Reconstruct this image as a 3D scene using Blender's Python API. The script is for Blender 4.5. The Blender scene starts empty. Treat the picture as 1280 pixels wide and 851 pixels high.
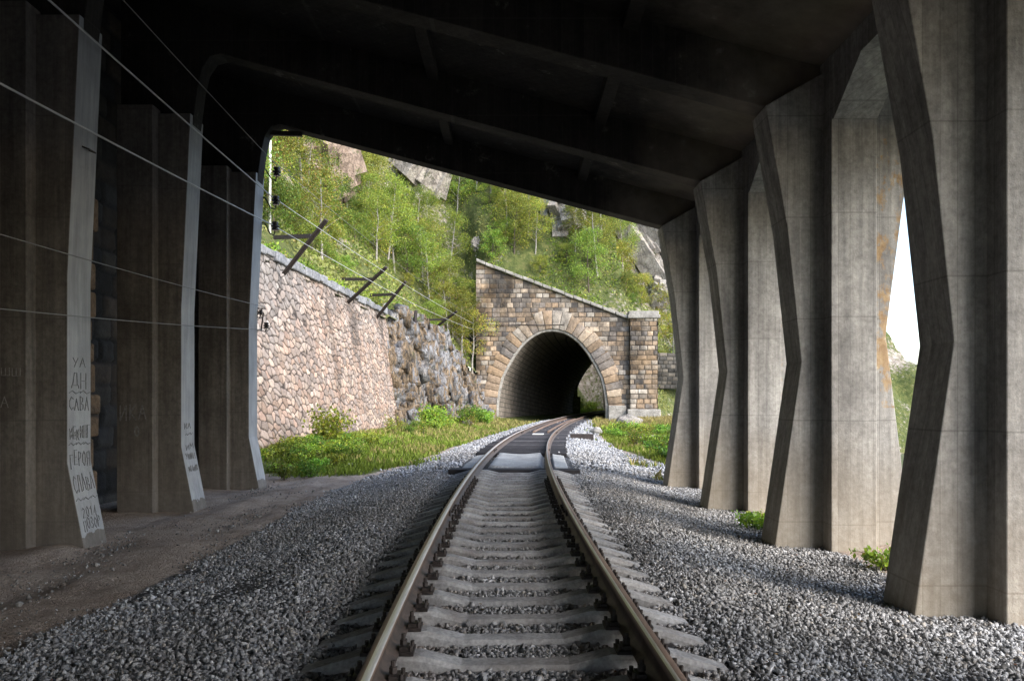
import bpy, math, random
import numpy as np
from mathutils import Vector
R = math.radians
rng = np.random.default_rng(7)
random.seed(7)
S = bpy.context.scene
C = S.collection

# ------------------------------------------------------------------ camera, world, sun, exposure
cam = bpy.data.cameras.new('camera')
cam.lens, cam.sensor_width, cam.shift_y = 27.0, 36.0, 0.0582
cam.clip_start, cam.clip_end = 0.05, 6000
camo = bpy.data.objects.new('camera', cam); C.objects.link(camo)
camo.location = (0, 0, 1.6); camo.rotation_euler = (R(90), 0, 0)
S.camera = camo

SUN_EL, SUN_AZ = 36, 126          # azimuth measured clockwise from +Y (the view direction)
W = bpy.data.worlds.new('World'); S.world = W; W.use_nodes = True
nt = W.node_tree; bg = nt.nodes['Background']
sky = nt.nodes.new('ShaderNodeTexSky'); sky.sky_type = 'NISHITA'; sky.sun_disc = False
sky.sun_elevation = R(SUN_EL); sky.sun_rotation = R(SUN_AZ)
sky.air_density = 1.0; sky.dust_density = 1.5; sky.ozone_density = 0.6
nt.links.new(sky.outputs[0], bg.inputs[0]); bg.inputs[1].default_value = 0.15
sd = bpy.data.lights.new('sun', 'SUN'); sd.energy = 1.5; sd.angle = R(52); sd.color = (1, .965, .925)
so = bpy.data.objects.new('sun', sd); C.objects.link(so)
dv = Vector((math.sin(R(SUN_AZ))*math.cos(R(SUN_EL)), math.cos(R(SUN_AZ))*math.cos(R(SUN_EL)), math.sin(R(SUN_EL))))
so.rotation_euler = dv.to_track_quat('Z', 'Y').to_euler()
S.view_settings.view_transform = 'Standard'; S.view_settings.look = 'None'
S.view_settings.gamma = 1; S.view_settings.use_curve_mapping = False
S.view_settings.exposure = 1.8
S.render.engine = 'CYCLES'
S.cycles.max_bounces = 8; S.cycles.diffuse_bounces = 3

# ------------------------------------------------------------------ helpers
def tag(o, label=None, cat=None, group=None, kind=None):
    if label: o['label'] = label
    if cat: o['category'] = cat
    if group: o['group'] = group
    if kind: o['kind'] = kind
    return o
def empty(name, loc=(0,0,0), **k):
    o = bpy.data.objects.new(name, None); C.objects.link(o); o.location = loc
    o.empty_display_size = .2
    return tag(o, **k)
def wloc(o):
    v = Vector((0,0,0))
    while o is not None:
        v += Vector(o.location); o = o.parent
    return v
def link(name, me, mat, parent=None, loc=None, smooth=False):
    o = bpy.data.objects.new(name, me); C.objects.link(o)
    for m in (mat if isinstance(mat, (list, tuple)) else [mat]): me.materials.append(m)
    if parent is not None: o.parent = parent
    if loc is not None: o.location = loc
    if smooth: me.polygons.foreach_set('use_smooth', np.ones(len(me.polygons), bool))
    return o
def npmesh(name, V, F, mat, parent=None, col=None, loc=None, smooth=False, world=True, mi=None):
    """F: (n,k) int array, V: (m,3); world coordinates unless world=False"""
    V = np.asarray(V, np.float32); F = np.asarray(F, np.int32)
    if world:
        off = np.array(wloc(parent) if parent is not None else (0,0,0), np.float32)
        if loc is not None: off = off + np.array(loc, np.float32)
        V = V - off
    me = bpy.data.meshes.new(name)
    n, k = F.shape
    me.vertices.add(len(V)); me.vertices.foreach_set('co', np.ascontiguousarray(V).ravel())
    me.loops.add(n*k); me.loops.foreach_set('vertex_index', np.ascontiguousarray(F).ravel())
    me.polygons.add(n); me.polygons.foreach_set('loop_start', np.arange(0, n*k, k, dtype=np.int32))
    if mi is not None: me.polygons.foreach_set('material_index', np.asarray(mi, np.int32))
    me.update(calc_edges=True)
    if col is not None:
        a = me.color_attributes.new('Col', 'FLOAT_COLOR', 'POINT')
        c = np.ones((len(V), 4), np.float32); c[:, :col.shape[1]] = col
        a.data.foreach_set('color', c.ravel())
    return link(name, me, mat, parent, loc, smooth)

class MB:
    def __init__(s): s.v = []; s.f = []
    def add(s, vs, fs):
        n = len(s.v); s.v += [tuple(p) for p in vs]; s.f += [tuple(i+n for i in f) for f in fs]; return s
    def box(s, x0, x1, y0, y1, z0, z1):
        return s.add([(x0,y0,z0),(x1,y0,z0),(x1,y1,z0),(x0,y1,z0),(x0,y0,z1),(x1,y0,z1),(x1,y1,z1),(x0,y1,z1)],
                     [(0,3,2,1),(4,5,6,7),(0,1,5,4),(1,2,6,5),(2,3,7,6),(3,0,4,7)])
    def obox(s, c, ax, ay, az, hx, hy, hz):
        c = Vector(c); ax, ay, az = Vector(ax).normalized()*hx, Vector(ay).normalized()*hy, Vector(az).normalized()*hz
        vs = [c+a*ax+b*ay+d*az for d in (-1,1) for (a,b) in ((-1,-1),(1,-1),(1,1),(-1,1))]
        return s.add(vs, [(0,3,2,1),(4,5,6,7),(0,1,5,4),(1,2,6,5),(2,3,7,6),(3,0,4,7)])
    def bar(s, p, q, w, h):
        p, q = Vector(p), Vector(q); d = (q-p); l = d.length; d.normalize()
        u = Vector((0,0,1)) if abs(d.z) < .95 else Vector((1,0,0))
        a = d.cross(u).normalized(); b = a.cross(d)
        return s.obox((p+q)/2, d, a, b, l/2, w/2, h/2)
    def prism(s, poly, a0, a1, axis='y', rot=None):
        """poly of (x,z) extruded along y, or (y,z) along x, or (x,y) along z"""
        n = len(poly)
        def P(p, a):
            if axis == 'y': return (p[0], a, p[1])
            if axis == 'x': return (a, p[0], p[1])
            return (p[0], p[1], a)
        area = sum(poly[i][0]*poly[(i+1)%n][1]-poly[(i+1)%n][0]*poly[i][1] for i in range(n))
        pl = list(poly)
        if (area > 0) == (axis == 'y'): pl = pl[::-1]
        vs = [P(p, a0) for p in pl] + [P(p, a1) for p in pl]
        fs = [tuple(range(n))[::-1], tuple(range(n, 2*n))] + [(i, (i+1)%n, n+(i+1)%n, n+i) for i in range(n)]
        return s.add(vs, fs)
    def tube(s, pts, rad, n=8, cap=True):
        pts = [Vector(p) for p in pts]
        rs = rad if isinstance(rad, (list, tuple)) else [rad]*len(pts)
        base = len(s.v); prev = None
        for i, p in enumerate(pts):
            d = (pts[min(i+1, len(pts)-1)] - pts[max(i-1, 0)]).normalized()
            if prev is None:
                u = Vector((0,0,1)) if abs(d.z) < .9 else Vector((1,0,0))
                a = d.cross(u).normalized()
            else:
                a = (prev - d*prev.dot(d)).normalized()
            prev = a; b = d.cross(a)
            for k in range(n):
                t = 2*math.pi*k/n
                s.v.append(tuple(p + (a*math.cos(t)+b*math.sin(t))*rs[i]))
        for i in range(len(pts)-1):
            for k in range(n):
                s.f.append((base+i*n+k, base+i*n+(k+1)%n, base+(i+1)*n+(k+1)%n, base+(i+1)*n+k))
        if cap:
            s.f.append(tuple(base+k for k in range(n))[::-1])
            s.f.append(tuple(base+(len(pts)-1)*n+k for k in range(n)))
        return s
    def lathe(s, c, prof, n=14):
        base = len(s.v)
        for (r, z) in prof:
            for k in range(n):
                t = 2*math.pi*k/n; s.v.append((c[0]+r*math.cos(t), c[1]+r*math.sin(t), c[2]+z))
        for i in range(len(prof)-1):
            for k in range(n):
                s.f.append((base+i*n+k, base+i*n+(k+1)%n, base+(i+1)*n+(k+1)%n, base+(i+1)*n+k))
        s.f.append(tuple(base+k for k in range(n))[::-1]); s.f.append(tuple(base+(len(prof)-1)*n+k for k in range(n)))
        return s
    def build(s, name, mat, parent=None, loc=None, bevel=0, smooth=False):
        off = wloc(parent) if parent is not None else Vector((0,0,0))
        if loc is not None: off = off + Vector(loc)
        me = bpy.data.meshes.new(name)
        me.from_pydata([tuple(Vector(p)-off) for p in s.v], [], s.f); me.update()
        o = link(name, me, mat, parent, loc, smooth)
        if bevel:
            b = o.modifiers.new('bevel', 'BEVEL'); b.width = bevel; b.segments = 2; b.limit_method = 'ANGLE'; b.angle_limit = R(25)
        return o

def hash3(i, seed):
    i = i.astype(np.int64)
    h = (i[:,0]*374761393 + i[:,1]*668265263 + i[:,2]*2147483647 + seed*1274126177) & 0xffffffff
    h = ((h ^ (h >> 13)) * 1274126177) & 0xffffffff
    h = ((h ^ (h >> 16)) * 2246822519) & 0xffffffff
    return ((h ^ (h >> 15)) & 0xffffff) / float(0xffffff)
def vnoise(P, seed=0):
    P = np.asarray(P, float); i = np.floor(P); f = P-i; u = f*f*(3-2*f); r = 0
    for a in (0,1):
        for b in (0,1):
            for c in (0,1):
                w = (u[:,0] if a else 1-u[:,0])*(u[:,1] if b else 1-u[:,1])*(u[:,2] if c else 1-u[:,2])
                r = r + w*hash3(i+np.array([a,b,c]), seed)
    return r*2-1
def fbm(P, seed=0, o=4):
    P = np.asarray(P, float); r = 0; a = 1; s = 0
    for k in range(o):
        r = r + a*vnoise(P*2**k, seed+k); s += a; a *= .5
    return r/s
def voro(x, y, seed=0, jit=.8, metric=1.0):
    """2-D Voronoi: F1, F2, cell id hash"""
    ix, iy = np.floor(x), np.floor(y)
    f1 = np.full(x.shape, 9.); f2 = f1.copy(); cid = np.zeros(x.shape)
    for a in (-1,0,1):
        for b in (-1,0,1):
            I = np.stack([ix+a, iy+b, np.zeros_like(ix)], 1)
            px = ix+a+.5+(hash3(I, seed)-.5)*jit; py = iy+b+.5+(hash3(I, seed+5)-.5)*jit
            d = np.hypot(x-px, y-py); h = hash3(I, seed+9)
            m = d < f1
            f2 = np.where(m, f1, np.minimum(f2, d)); cid = np.where(m, h, cid); f1 = np.where(m, d, f1)
    return f1, f2, cid
def sm(x, a, b):
    t = np.clip((x-a)/(b-a), 0, 1); return t*t*(3-2*t)
def grid_faces(n, m):
    i = np.arange(n-1)[:,None]*m + np.arange(m-1)[None,:]
    i = i.ravel(); return np.stack([i, i+m, i+m+1, i+1], 1)

# ------------------------------------------------------------------ materials
class Mat:
    def __init__(s, name, rough=.9, spec=.25):
        s.m = bpy.data.materials.new(name); s.m.use_nodes = True; s.n = s.m.node_tree.nodes; s.l = s.m.node_tree.links
        s.b = s.n['Principled BSDF']; s.b.inputs['Roughness'].default_value = rough
        s.b.inputs['Specular IOR Level'].default_value = spec
        s.pos = s.n.new('ShaderNodeNewGeometry').outputs['Position']
    def mapping(s, scale, src=None):
        mp = s.n.new('ShaderNodeMapping'); mp.inputs['Scale'].default_value = scale
        s.l.new(src or s.pos, mp.inputs['Vector']); return mp.outputs[0]
    def noise(s, scale, detail=5, rough=.6, vec=None, stretch=None):
        n = s.n.new('ShaderNodeTexNoise'); n.inputs['Scale'].default_value = scale
        n.inputs['Detail'].default_value = detail; n.inputs['Roughness'].default_value = rough
        v = vec or s.pos
        if stretch: v = s.mapping(stretch, v)
        s.l.new(v, n.inputs['Vector']); return n.outputs['Fac']
    def vor(s, scale, feat='F1', vec=None, stretch=None, out='Distance'):
        n = s.n.new('ShaderNodeTexVoronoi'); n.feature = feat; n.inputs['Scale'].default_value = scale
        v = vec or s.pos
        if stretch: v = s.mapping(stretch, v)
        s.l.new(v, n.inputs['Vector']); return n.outputs[out]
    def ramp(s, fac, stops):
        r = s.n.new('ShaderNodeValToRGB'); e = r.color_ramp.elements
        while len(e) < len(stops): e.new(.5)
        for k, (p, c) in enumerate(stops):
            e[k].position = p; e[k].color = (*c, 1) if isinstance(c, tuple) else (c, c, c, 1)
        s.l.new(fac, r.inputs[0]); return r.outputs[0]
    def mix(s, fac, a, b, mode='MIX'):
        n = s.n.new('ShaderNodeMix'); n.data_type = 'RGBA'; n.blend_type = mode
        for sock, v in ((n.inputs[0], fac), (n.inputs[6], a), (n.inputs[7], b)):
            if isinstance(v, (int, float)): sock.default_value = v if sock == n.inputs[0] else (v, v, v, 1)
            elif isinstance(v, tuple): sock.default_value = (*v, 1)
            else: s.l.new(v, sock)
        return n.outputs[2]
    def math(s, op, a, b=None, c=None):
        n = s.n.new('ShaderNodeMath'); n.operation = op
        for k, v in enumerate((a, b, c)):
            if v is None: continue
            if isinstance(v, (int, float)): n.inputs[k].default_value = v
            else: s.l.new(v, n.inputs[k])
        return n.outputs[0]
    def sep(s, src=None):
        n = s.n.new('ShaderNodeSeparateXYZ'); s.l.new(src or s.pos, n.inputs[0]); return n.outputs
    def attr(s, name='Col'):
        n = s.n.new('ShaderNodeAttribute'); n.attribute_name = name; return n.outputs['Color']
    def rand(s): return s.n.new('ShaderNodeObjectInfo').outputs['Random']
    def bump(s, h, strength=.5, dist=.02, prev=None):
        n = s.n.new('ShaderNodeBump'); n.inputs['Strength'].default_value = strength; n.inputs['Distance'].default_value = dist
        s.l.new(h, n.inputs['Height'])
        if prev is not None: s.l.new(prev, n.inputs['Normal'])
        return n.outputs[0]
    def out(s, col, normal=None, rough=None):
        if isinstance(col, tuple): s.b.inputs['Base Color'].default_value = (*col, 1)
        else: s.l.new(col, s.b.inputs['Base Color'])
        if normal is not None: s.l.new(normal, s.b.inputs['Normal'])
        if rough is not None: s.l.new(rough, s.b.inputs['Roughness'])
        return s.m

def concrete(name, lo, hi, warm, stain=False, wash_light=False, soot_light=False):
    m = Mat(name, .88)
    big = m.noise(.9, 6, .65)
    streak = m.noise(1.0, 5, .7, stretch=(9, 9, .55))
    pits = m.noise(60, 3, .6)
    c = m.ramp(big, [(.32, lo), (.68, hi)])
    c = m.mix(.55, c, m.ramp(streak, [(.3, (.22,.22,.23)), (.72, (.80,.79,.77))]), 'OVERLAY')
    c = m.mix(.5, c, m.ramp(m.noise(14, 8, .78), [(.32, .2), (.68, .8)]), 'OVERLAY')
    # joints between lifts of the pour
    X, Y, Z = m.sep()
    zz = m.math('FRACT', m.math('DIVIDE', m.math('ADD', Z, 10.55), 1.32))
    lift = m.math('LESS_THAN', zz, .012)
    c = m.mix(m.math('MULTIPLY', lift, .35), c, (.08,.075,.07))
    # shuttering boards
    bx = m.math('FRACT', m.math('MULTIPLY', m.math('ADD', X, m.math('MULTIPLY', Y, .97)), 6.7))
    board = m.math('LESS_THAN', bx, .06)
    wn = m.n.new('ShaderNodeTexWhiteNoise'); wn.noise_dimensions = '1D'
    m.l.new(m.math('FLOOR', m.math('MULTIPLY', m.math('ADD', X, m.math('MULTIPLY', Y, .97)), 6.7)), wn.inputs['W'])
    c = m.mix(.30, c, m.ramp(wn.outputs[0], [(0, .32), (1, .68)]), 'OVERLAY')
    c = m.mix(m.math('MULTIPLY', board, .28), c, (.07,.065,.06))
    # pale scuffs
    sc = m.ramp(m.noise(5, 8, .75, stretch=(1.6,1.6,.8)), [(.66, 0.0), (.74, 1.0)])
    c = m.mix(m.math('MULTIPLY', sc, .30), c, (.62,.61,.58))
    dk = m.ramp(m.noise(2.2, 7, .7), [(.60, 0.0), (.78, 1.0)])
    c = m.mix(m.math('MULTIPLY', dk, .5), c, (.10,.095,.09))
    # splashed earth towards the foot
    zr = m.n.new('ShaderNodeMapRange'); m.l.new(m.math('ADD', Z, m.math('MULTIPLY', big, 1.4)), zr.inputs[0])
    zr.inputs[1].default_value = 1.9; zr.inputs[2].default_value = 0.1; zr.inputs[3].default_value = 0; zr.inputs[4].default_value = .5
    c = m.mix(zr.outputs[0], c, warm)
    if soot_light:       # sooty over the track; side light also painted in, paler brown to the right
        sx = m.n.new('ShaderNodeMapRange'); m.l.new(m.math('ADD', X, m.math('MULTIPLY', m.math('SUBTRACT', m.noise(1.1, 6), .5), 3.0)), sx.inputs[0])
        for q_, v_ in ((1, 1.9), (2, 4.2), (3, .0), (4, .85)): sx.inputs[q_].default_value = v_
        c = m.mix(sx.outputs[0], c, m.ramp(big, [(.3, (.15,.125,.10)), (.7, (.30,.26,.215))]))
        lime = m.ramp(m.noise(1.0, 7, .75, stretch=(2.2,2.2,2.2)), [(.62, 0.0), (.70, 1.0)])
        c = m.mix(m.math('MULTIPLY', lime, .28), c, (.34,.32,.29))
    if wash_light:      # side light painted as a paler grey wash facing the track, worn at foot
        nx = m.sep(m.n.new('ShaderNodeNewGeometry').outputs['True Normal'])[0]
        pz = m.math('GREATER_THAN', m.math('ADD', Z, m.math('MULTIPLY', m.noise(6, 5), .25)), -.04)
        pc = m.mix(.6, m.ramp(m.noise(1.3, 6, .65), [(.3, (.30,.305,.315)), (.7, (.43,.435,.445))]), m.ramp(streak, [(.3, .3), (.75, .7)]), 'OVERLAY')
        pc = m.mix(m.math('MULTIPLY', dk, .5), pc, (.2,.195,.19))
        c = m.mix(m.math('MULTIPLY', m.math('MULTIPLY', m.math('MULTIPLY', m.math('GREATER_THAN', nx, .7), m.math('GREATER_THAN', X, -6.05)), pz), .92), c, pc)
    if stain:
        st = m.ramp(m.noise(2.6, 8, .72, stretch=(1.3,1.3,.8)), [(.50, 0.0), (.56, 1.0)])
        inx = m.math('MULTIPLY', m.math('GREATER_THAN', X, 4.64), m.math('MULTIPLY', m.math('GREATER_THAN', Z, 1.5), m.math('LESS_THAN', Z, 5.0)))
        c = m.mix(m.math('MULTIPLY', m.math('MULTIPLY', st, inx), .8), c, m.ramp(m.noise(9, 4), [(.35, (.26,.15,.06)), (.6, (.42,.29,.15)), (.72, (.62,.58,.5))]))
    b = m.bump(m.math('ADD', m.math('MULTIPLY', pits, .35), m.math('ADD', m.noise(7, 6, .7), m.math('MULTIPLY', board, -.5))), .55, .012)
    return m.out(c, b)
M = {}
M['conc_r'] = concrete('grey_concrete', (.21,.203,.193), (.39,.38,.36), (.37,.30,.205), True)
M['conc_l'] = concrete('dark_concrete', (.11,.10,.092), (.21,.195,.18), (.19,.165,.14), False, True)  # dark base puts the shade of the camera-facing sides into the colour
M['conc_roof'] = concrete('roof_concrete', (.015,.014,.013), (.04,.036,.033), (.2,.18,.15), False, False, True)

m = Mat('sleeper_concrete', .9)
c = m.mix(.5, m.ramp(m.noise(3, 6, .65), [(.3, (.28,.28,.29)), (.7, (.52,.52,.525))]), m.ramp(m.noise(35, 4), [(.3, .2), (.7, .8)]), 'OVERLAY')
c = m.mix(m.math('MULTIPLY', m.ramp(m.noise(1.6, 6, .7), [(.45, 0.0), (.65, 1.0)]), .5), c, (.17,.14,.115))
c = m.mix(.4, c, m.ramp(m.rand(), [(0, .3), (1, .7)]), 'OVERLAY')
M['sleeper'] = m.out(c, m.bump(m.noise(80, 3), .4, .004))
m = Mat('slab_concrete', .9)
c = m.mix(.6, m.ramp(m.noise(1.5, 6, .65), [(.3, (.24,.24,.235)), (.7, (.42,.42,.41))]), m.ramp(m.noise(22, 5), [(.3, .25), (.7, .75)]), 'OVERLAY')
M['slab'] = m.out(c, m.bump(m.noise(40, 4), .5, .01))
m = Mat('dark_timber', .8)
c = m.ramp(m.math('ADD', m.math('MULTIPLY', m.noise(3, 6, .6, stretch=(1.2, 9, 9)), .6), m.math('MULTIPLY', m.rand(), .4)), [(.25, (.014,.014,.017)), (.6, (.06,.057,.062)), (.85, (.17,.165,.165))])
M['timber'] = m.out(c, m.bump(m.noise(4, 6, stretch=(1.5, 20, 20)), .6, .01))
m = Mat('rusty_rail', .6, .4)
c = m.ramp(m.noise(9, 6, .7), [(.3, (.035,.027,.024)), (.55, (.085,.062,.05)), (.75, (.15,.10,.075))])
M['rust'] = m.out(c, m.bump(m.noise(70, 4), .3, .003))
m = Mat('brown_rail_top', .5, .5)
M['railtop'] = m.out(m.ramp(m.noise(14, 6, .7, stretch=(1,.1,1)), [(.3, (.11,.07,.05)), (.7, (.24,.16,.115))]), m.bump(m.noise(90, 3), .2, .002))
m = Mat('polished_rail', .32); m.b.inputs['Metallic'].default_value = .55
M['steel'] = m.out(m.ramp(m.noise(12, 5, .6, stretch=(6,.15,1)), [(.3, (.52,.50,.49)), (.7, (.78,.77,.76))]), None, m.ramp(m.noise(8, 4, stretch=(4,.3,1)), [(.3, .28), (.7, .5)]))
m = Mat('dark_iron', .65, .4)
M['iron'] = m.out(m.ramp(m.noise(20, 5), [(.3, (.02,.017,.016)), (.7, (.07,.055,.05))]), m.bump(m.noise(60, 3), .3, .003))
m = Mat('wire_metal', .5, .4)
M['wire'] = m.out(m.ramp(m.noise(3, 3), [(.3, (.45,.45,.46)), (.7, (.62,.62,.62))]))
m = Mat('thin_wire', .6, .3)
M['wire_dark'] = m.out(m.ramp(m.noise(3, 3), [(.3, (.16,.16,.165)), (.7, (.24,.24,.24))]))
m = Mat('black_porcelain', .2, .6)
M['porcelain'] = m.out(m.ramp(m.noise(12, 3), [(.3, (.012,.011,.011)), (.7, (.03,.025,.024))]))
m = Mat('charcoal_scrawl', .9)
M['scrawl'] = m.out(m.ramp(m.noise(30, 3), [(.35, (.13,.13,.135)), (.7, (.30,.30,.305))]))
m = Mat('chalk', .9)
M['chalk'] = m.out(m.ramp(m.noise(30, 3), [(.35, (.2,.2,.2)), (.7, (.38,.38,.38))]))

m = Mat('ballast_stone', .8, .3)
c = m.mix(.6, m.attr(), m.ramp(m.noise(55, 4, .6), [(.3, .3), (.7, .7)]), 'OVERLAY')
M['stone'] = m.out(c, m.bump(m.noise(120, 3), .3, .004))

def masonry_mat(name, k=.55, sc=14, bump=.5):
    m = Mat(name, .88)
    c = m.mix(k, m.attr(), m.ramp(m.noise(sc, 6, .7), [(.25, .22), (.75, .78)]), 'OVERLAY')
    return m.out(c, m.bump(m.noise(sc*1.3, 6, .7), bump, .04))
M['rubble'] = masonry_mat('rubble_masonry')
m = Mat('ashlar_masonry', .9)
c = m.mix(.75, m.attr(), m.ramp(m.noise(3.5, 8, .75), [(.3, .15), (.7, .82)]), 'OVERLAY')
blk = m.ramp(m.noise(.5, 8, .72, stretch=(1.3,1.3,.6)), [(.48, 0.0), (.62, 1.0)])
c = m.mix(m.math('MULTIPLY', blk, .62), c, (.055,.05,.047))
och = m.ramp(m.noise(.45, 7, .7), [(.52, 0.0), (.66, 1.0)])
c = m.mix(m.math('MULTIPLY', och, .35), c, (.40,.27,.15))
M['ashlar'] = m.out(c, m.bump(m.noise(5, 8, .75), .8, .06))
M['ashlar_dark'] = masonry_mat('lining_masonry', .6, 5)
m = Mat('coping_stone', .85)
c = m.mix(.6, m.ramp(m.noise(1.2, 6, .7), [(.3, (.17,.16,.145)), (.7, (.40,.38,.345))]), m.ramp(m.noise(9, 5), [(.3, .25), (.7, .75)]), 'OVERLAY')
M['coping'] = m.out(c, m.bump(m.noise(8, 6), .6, .05))
m = Mat('grey_coping', .85)
c = m.mix(.7, m.ramp(m.noise(1.6, 6, .7), [(.3, (.10,.105,.115)), (.7, (.30,.305,.32))]), m.ramp(m.noise(9, 5), [(.3, .25), (.7, .75)]), 'OVERLAY')
M['coping_grey'] = m.out(c, m.bump(m.noise(8, 6), .6, .05))

def rock_mat(name, cols, scale=.9):
    m = Mat(name, .85)
    c = m.ramp(m.noise(scale, 8, .68), [(.28, cols[0]), (.45, cols[1]), (.58, cols[2]), (.75, cols[3])])
    cr = m.ramp(m.vor(scale*1.7, 'DISTANCE_TO_EDGE', stretch=(1.5,1.5,.7)), [(.0, .2), (.06, 1.0)])
    c = m.mix(.55, c, cr, 'MULTIPLY')
    c = m.mix(m.ramp(m.noise(.7, 6, .75), [(.58, 0.0), (.66, .8)]), c, (.075,.1,.03))
    b = m.bump(m.noise(scale*3, 9, .72), 1.0, .35)
    return m.out(c, b)
M['rock_pale'] = rock_mat('pale_rock', [(.13,.12,.11), (.30,.27,.24), (.46,.42,.37), (.60,.56,.50)])
M['rock_red'] = rock_mat('tan_rock', [(.10,.085,.07), (.24,.18,.14), (.38,.29,.23), (.5,.43,.37)])
M['rock_dark'] = None
m = Mat('streaked_rock', .75)
st = m.noise(.8, 9, .72, stretch=(1.6, 1.5, .6))
c = m.ramp(st, [(.30, (.02,.02,.02)), (.40, (.10,.085,.07)), (.47, (.25,.18,.11)), (.53, (.19,.19,.20)), (.60, (.29,.29,.295)), (.70, (.27,.205,.14)), (.82, (.38,.37,.36))])
crk = m.ramp(m.vor(1.5, 'DISTANCE_TO_EDGE', stretch=(2.2,2.2,.7)), [(.0, .12), (.05, 1.0)])
c = m.mix(.7, c, crk, 'MULTIPLY')
fine = m.ramp(m.noise(4.5, 8, .78, stretch=(1.6,1.6,.7)), [(.36, .12), (.5, .5), (.66, .82)])
c = m.mix(.8, c, fine, 'OVERLAY')
c = m.mix(m.ramp(m.noise(.9, 6, .75), [(.58, 0.0), (.66, .75)]), c, (.07,.09,.03))
M['rock_dark'] = m.out(c, m.bump(m.noise(2.2, 9, .75, stretch=(1.3,1.3,.6)), 1.0, .3))

m = Mat('hill_earth', .95)
a = m.attr(); rr = m.n.new('ShaderNodeSeparateColor'); m.l.new(a, rr.inputs[0])
grass = m.ramp(m.noise(1.6, 7, .7), [(.3, (.035,.05,.015)), (.5, (.085,.105,.03)), (.7, (.17,.16,.06))])
rock = m.ramp(m.noise(1.1, 8, .7), [(.3, (.12,.10,.08)), (.5, (.30,.26,.22)), (.72, (.52,.48,.43))])
f = m.ramp(m.math('ADD', rr.outputs[0], m.math('MULTIPLY', m.math('SUBTRACT', m.noise(2.5, 7, .7), .5), 1.2)), [(.42, 0.0), (.58, 1.0)])
M['hill'] = m.out(m.mix(f, grass, rock), m.bump(m.noise(3, 9, .75), .9, .25))

m = Mat('ground_cover', .95)
a = m.attr(); rr = m.n.new('ShaderNodeSeparateColor'); m.l.new(a, rr.inputs[0])
grav = m.ramp(m.vor(24, 'F1', out='Color'), [(.2, (.06,.06,.063)), (.6, (.17,.17,.175)), (.95, (.34,.34,.345))])
edge = m.ramp(m.vor(24, 'DISTANCE_TO_EDGE'), [(.0, .1), (.14, 1.0)])
grav = m.mix(1.0, grav, edge, 'MULTIPLY')
dirt = m.mix(.6, m.ramp(m.noise(1.3, 8, .7), [(.3, (.24,.18,.14)), (.5, (.42,.335,.275)), (.72, (.58,.48,.40))]), m.ramp(m.noise(25, 6, .7), [(.3, .22), (.7, .78)]), 'OVERLAY')
gr = m.ramp(m.noise(2, 7, .7), [(.3, (.045,.06,.015)), (.55, (.10,.12,.03)), (.75, (.2,.17,.08))])
nz = m.math('MULTIPLY', m.math('SUBTRACT', m.noise(3.5, 8, .75), .5), 1.3)
def wmask(o): return m.ramp(m.math('ADD', o, nz), [(.40, 0.0), (.60, 1.0)])
c = m.mix(wmask(rr.outputs[0]), dirt, grav)
c = m.mix(wmask(rr.outputs[2]), c, gr)
hgt = m.math('ADD', m.math('MULTIPLY', edge, .35), m.math('ADD', m.noise(12, 8, .7), m.noise(2.5, 6, .65, stretch=(3,.5,1))))
M['ground'] = m.out(c, m.bump(hgt, .9, .05))

def leaf_mat(name, k=.4, var=.45):
    m = Mat(name, .6, .3)
    a = m.attr()
    h = m.n.new('ShaderNodeHueSaturation'); m.l.new(a, h.inputs['Color'])
    m.l.new(m.math('ADD', .5-.05, m.math('MULTIPLY', m.rand(), .075)), h.inputs['Hue'])
    m.l.new(m.math('ADD', 1-var/2, m.math('MULTIPLY', m.math('FRACT', m.math('MULTIPLY', m.rand(), 7.3)), var)), h.inputs['Value'])
    tr = m.n.new('ShaderNodeBsdfTranslucent'); m.l.new(h.outputs[0], tr.inputs[0])
    mx = m.n.new('ShaderNodeMixShader'); mx.inputs[0].default_value = k
    m.l.new(h.outputs[0], m.b.inputs['Base Color'])
    m.l.new(m.b.outputs[0], mx.inputs[1]); m.l.new(tr.outputs[0], mx.inputs[2])
    m.l.new(mx.outputs[0], m.n['Material Output'].inputs[0]); return m.m
M['leaf'] = leaf_mat('foliage', .35, .85); M['grass'] = leaf_mat('grass_blades', .35, 0)
m = Mat('birch_bark', .8)
M['birch'] = m.out(m.ramp(m.noise(3, 5, .6, stretch=(2,2,6)), [(.36, (.08,.07,.06)), (.46, (.27,.25,.22)), (.7, (.40,.375,.335))]))
m = Mat('brown_bark', .9)
M['bark'] = m.out(m.ramp(m.noise(6, 5, .6, stretch=(4,4,1)), [(.3, (.05,.04,.03)), (.7, (.16,.13,.10))]), m.bump(m.noise(20, 4), .5, .01))
m = Mat('lake_water', .08, .5)
M['water'] = m.out((.02,.05,.07), m.bump(m.noise(.6, 6, .6), .25, .2))
m = Mat('whitewash', .8)
M['white'] = m.out(m.ramp(m.noise(8, 5), [(.3, (.5,.5,.47)), (.7, (.72,.71,.68))]))

# ------------------------------------------------------------------ the line of the track
def tslope(Y):
    Y = np.asarray(Y, float); return np.where(Y < 35, -.045+.0042*Y, .102+.0021*(Y-35))
def tx(Y):
    Y = np.asarray(Y, float)
    a = .19-.045*Y+.0021*Y*Y
    y0 = 35.; x0 = .19-.045*y0+.0021*y0*y0
    return np.where(Y < 35, a, x0+.102*(Y-35)+.00105*(Y-35)**2)
def tX(Y): return float(tx(Y))

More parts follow.
